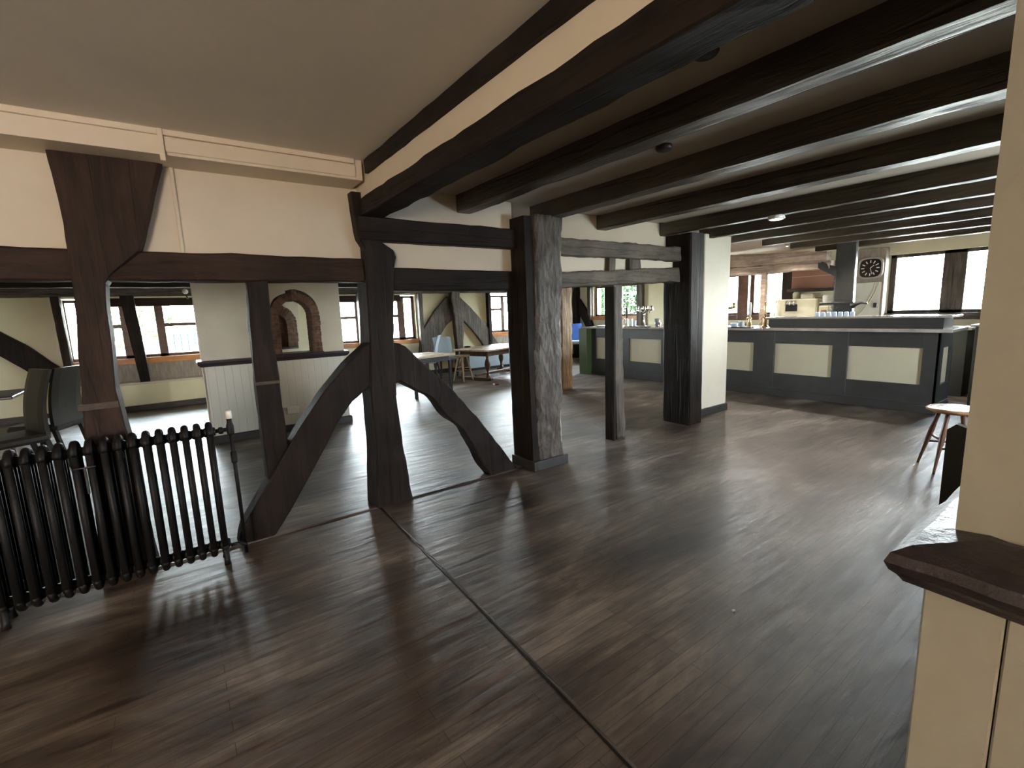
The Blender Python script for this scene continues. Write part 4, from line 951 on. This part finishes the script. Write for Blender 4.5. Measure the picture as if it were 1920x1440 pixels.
# low bench panel seat under the braces, blue daylight sheen painted into its pale colour
t = thing('wall_bench', 'sheen-tinted pale panelled wall bench behind the refectory table', 'bench', (6.3, 10.1, 0))
B().box(5.88, 8.3, 10.05, 10.27, 0.06, 0.40, .006).build('front_panel', 'pale_and_glare_blue', t)
B().box(5.87, 8.32, 10.03, 10.27, 0.40, 0.43, .006).build('seat_board', 'trim_cream', t)
B().box(5.87, 8.31, 10.04, 10.27, 0.0, 0.06, .004).build('kickboard', 'rail_dark', t)
# small downlights that light the staff side of the bar
for k, (x, y, lab) in enumerate(((8.35, 2.55, 'tiny lit spotlight by the clock above the bar'), (8.30, 3.75, 'tiny lit spotlight before the pale hewn beams'), (8.30, 4.75, 'tiny lit spotlight behind the cream pier'))):
    t = thing('spotlight', lab, 'ceiling light', (x, y, 2.33))
    B().lathe([(0.03, 0.055), (0.034, 0.0), (0.026, -0.004), (0.024, 0.02)], (x, y, 2.33), 16).build('housing', 'white_plastic', t)
    B().lathe([(0.023, 0.004), (0.023, 0.0), (0.001, -0.002)], (x, y, 2.33), 16).build('bulb', 'lamp_glow', t)
    l = bpy.data.lights.new('spot', 'SPOT'); l.energy = 34; l.color = (1.0, 0.90, 0.78); l.spot_size = 2.6; l.spot_blend = 0.6; l.shadow_soft_size = 0.03
    o = bpy.data.objects.new('spot_beam', l); COL.objects.link(o); o.location = (x, y, 2.31); o.rotation_euler = (0, -0.35 if False else 0.35, 0)
# smoke detector-like bracket lamp above left window
t = thing('wall_bracket_lamp', 'small pale bracket lamp above the left window', 'wall light', (0.22, 10.1, 1.95))
B().sphere((0.24, 10.05, 1.99), 0.045, 12, 8).build('shade', 'white_plastic', t)
B().tube([(0.24, 10.05, 1.95), (0.26, 10.12, 1.88), (0.28, 10.2, 1.88)], 0.012, 8).build('arm', 'dark_steel', t)

# ------------------------------------------------------------------ outside
struct(B().box(-40, 60, 10.9, 60, -0.6, -0.5).box(10.3, 60, -30, 10.9, -0.6, -0.5), 'ground_outside', 'paving')
def bush(name, lab, c, r, n_=900, seed=1, h=1.0, mat='leaf'):
    rnd = random.Random(seed); t = thing(name, lab, 'bush', (c[0], c[1], -0.5))
    bb = B()
    for i in range(n_):
        a = rnd.uniform(0, 2*PI); q = rnd.uniform(-1, 1); s = math.sqrt(1-q*q); rr = r*rnd.uniform(.75, 1.05)
        p = Vector((c[0]+rr*s*math.cos(a), c[1]+rr*s*math.sin(a), c[2]+rr*q*h))
        u = Vector((rnd.uniform(-1, 1), rnd.uniform(-1, 1), rnd.uniform(-1, 1))).normalized(); w = u.orthogonal().normalized()
        L_ = rnd.uniform(.07, .14)
        bb.add([p-u*L_, p+w*L_*.5, p+u*L_, p-w*L_*.5], [(0, 1, 2, 3)])
    bb.build('foliage', mat, t)
    B().tube([(c[0], c[1], -0.5), (c[0]+.05, c[1], c[2])], [.09, .05], 8).build('stem', 'oak_brown_z', t)
bush('garden_bush', 'green bush outside the leafy window by the corner', (12.6, 12.75, 1.3), 1.15, 2600, 2)
bush('garden_bush', 'green bush outside the leafy window, nearer the bar', (12.3, 10.1, 1.4), 1.1, 2600, 3)
bush('garden_bush', 'green bush outside the left window behind slanting post', (-0.75, 13.0, 1.6), 0.7, 700, 4, 1.0, 'leaf_light')
t = thing('parked_car', 'blue car parked outside the left window', 'car', (-0.2, 15.2, -0.5))
L = [(-2.0, 0.1), (-2.05, 0.75), (-1.3, 0.92), (-0.8, 1.45), (0.6, 1.48), (1.3, 0.95), (2.0, 0.8), (2.05, 0.1)]
bb = B(); bb.rings([[(-0.2+a, 15.2+y, -0.3+z) for a, z in L] for y in (-.8, -.7, .7, .8)]); bb.build('body', 'car_blue', t)
for sx in (-1.3, 1.3):
    for sy in (-.8, .62): B().lathe([(.3, 0), (.33, .03), (.33, .15), (.3, .18)], (-0.2+sx, 15.2+sy, -0.17), 16, 'y').build('wheel', 'tyre', t)
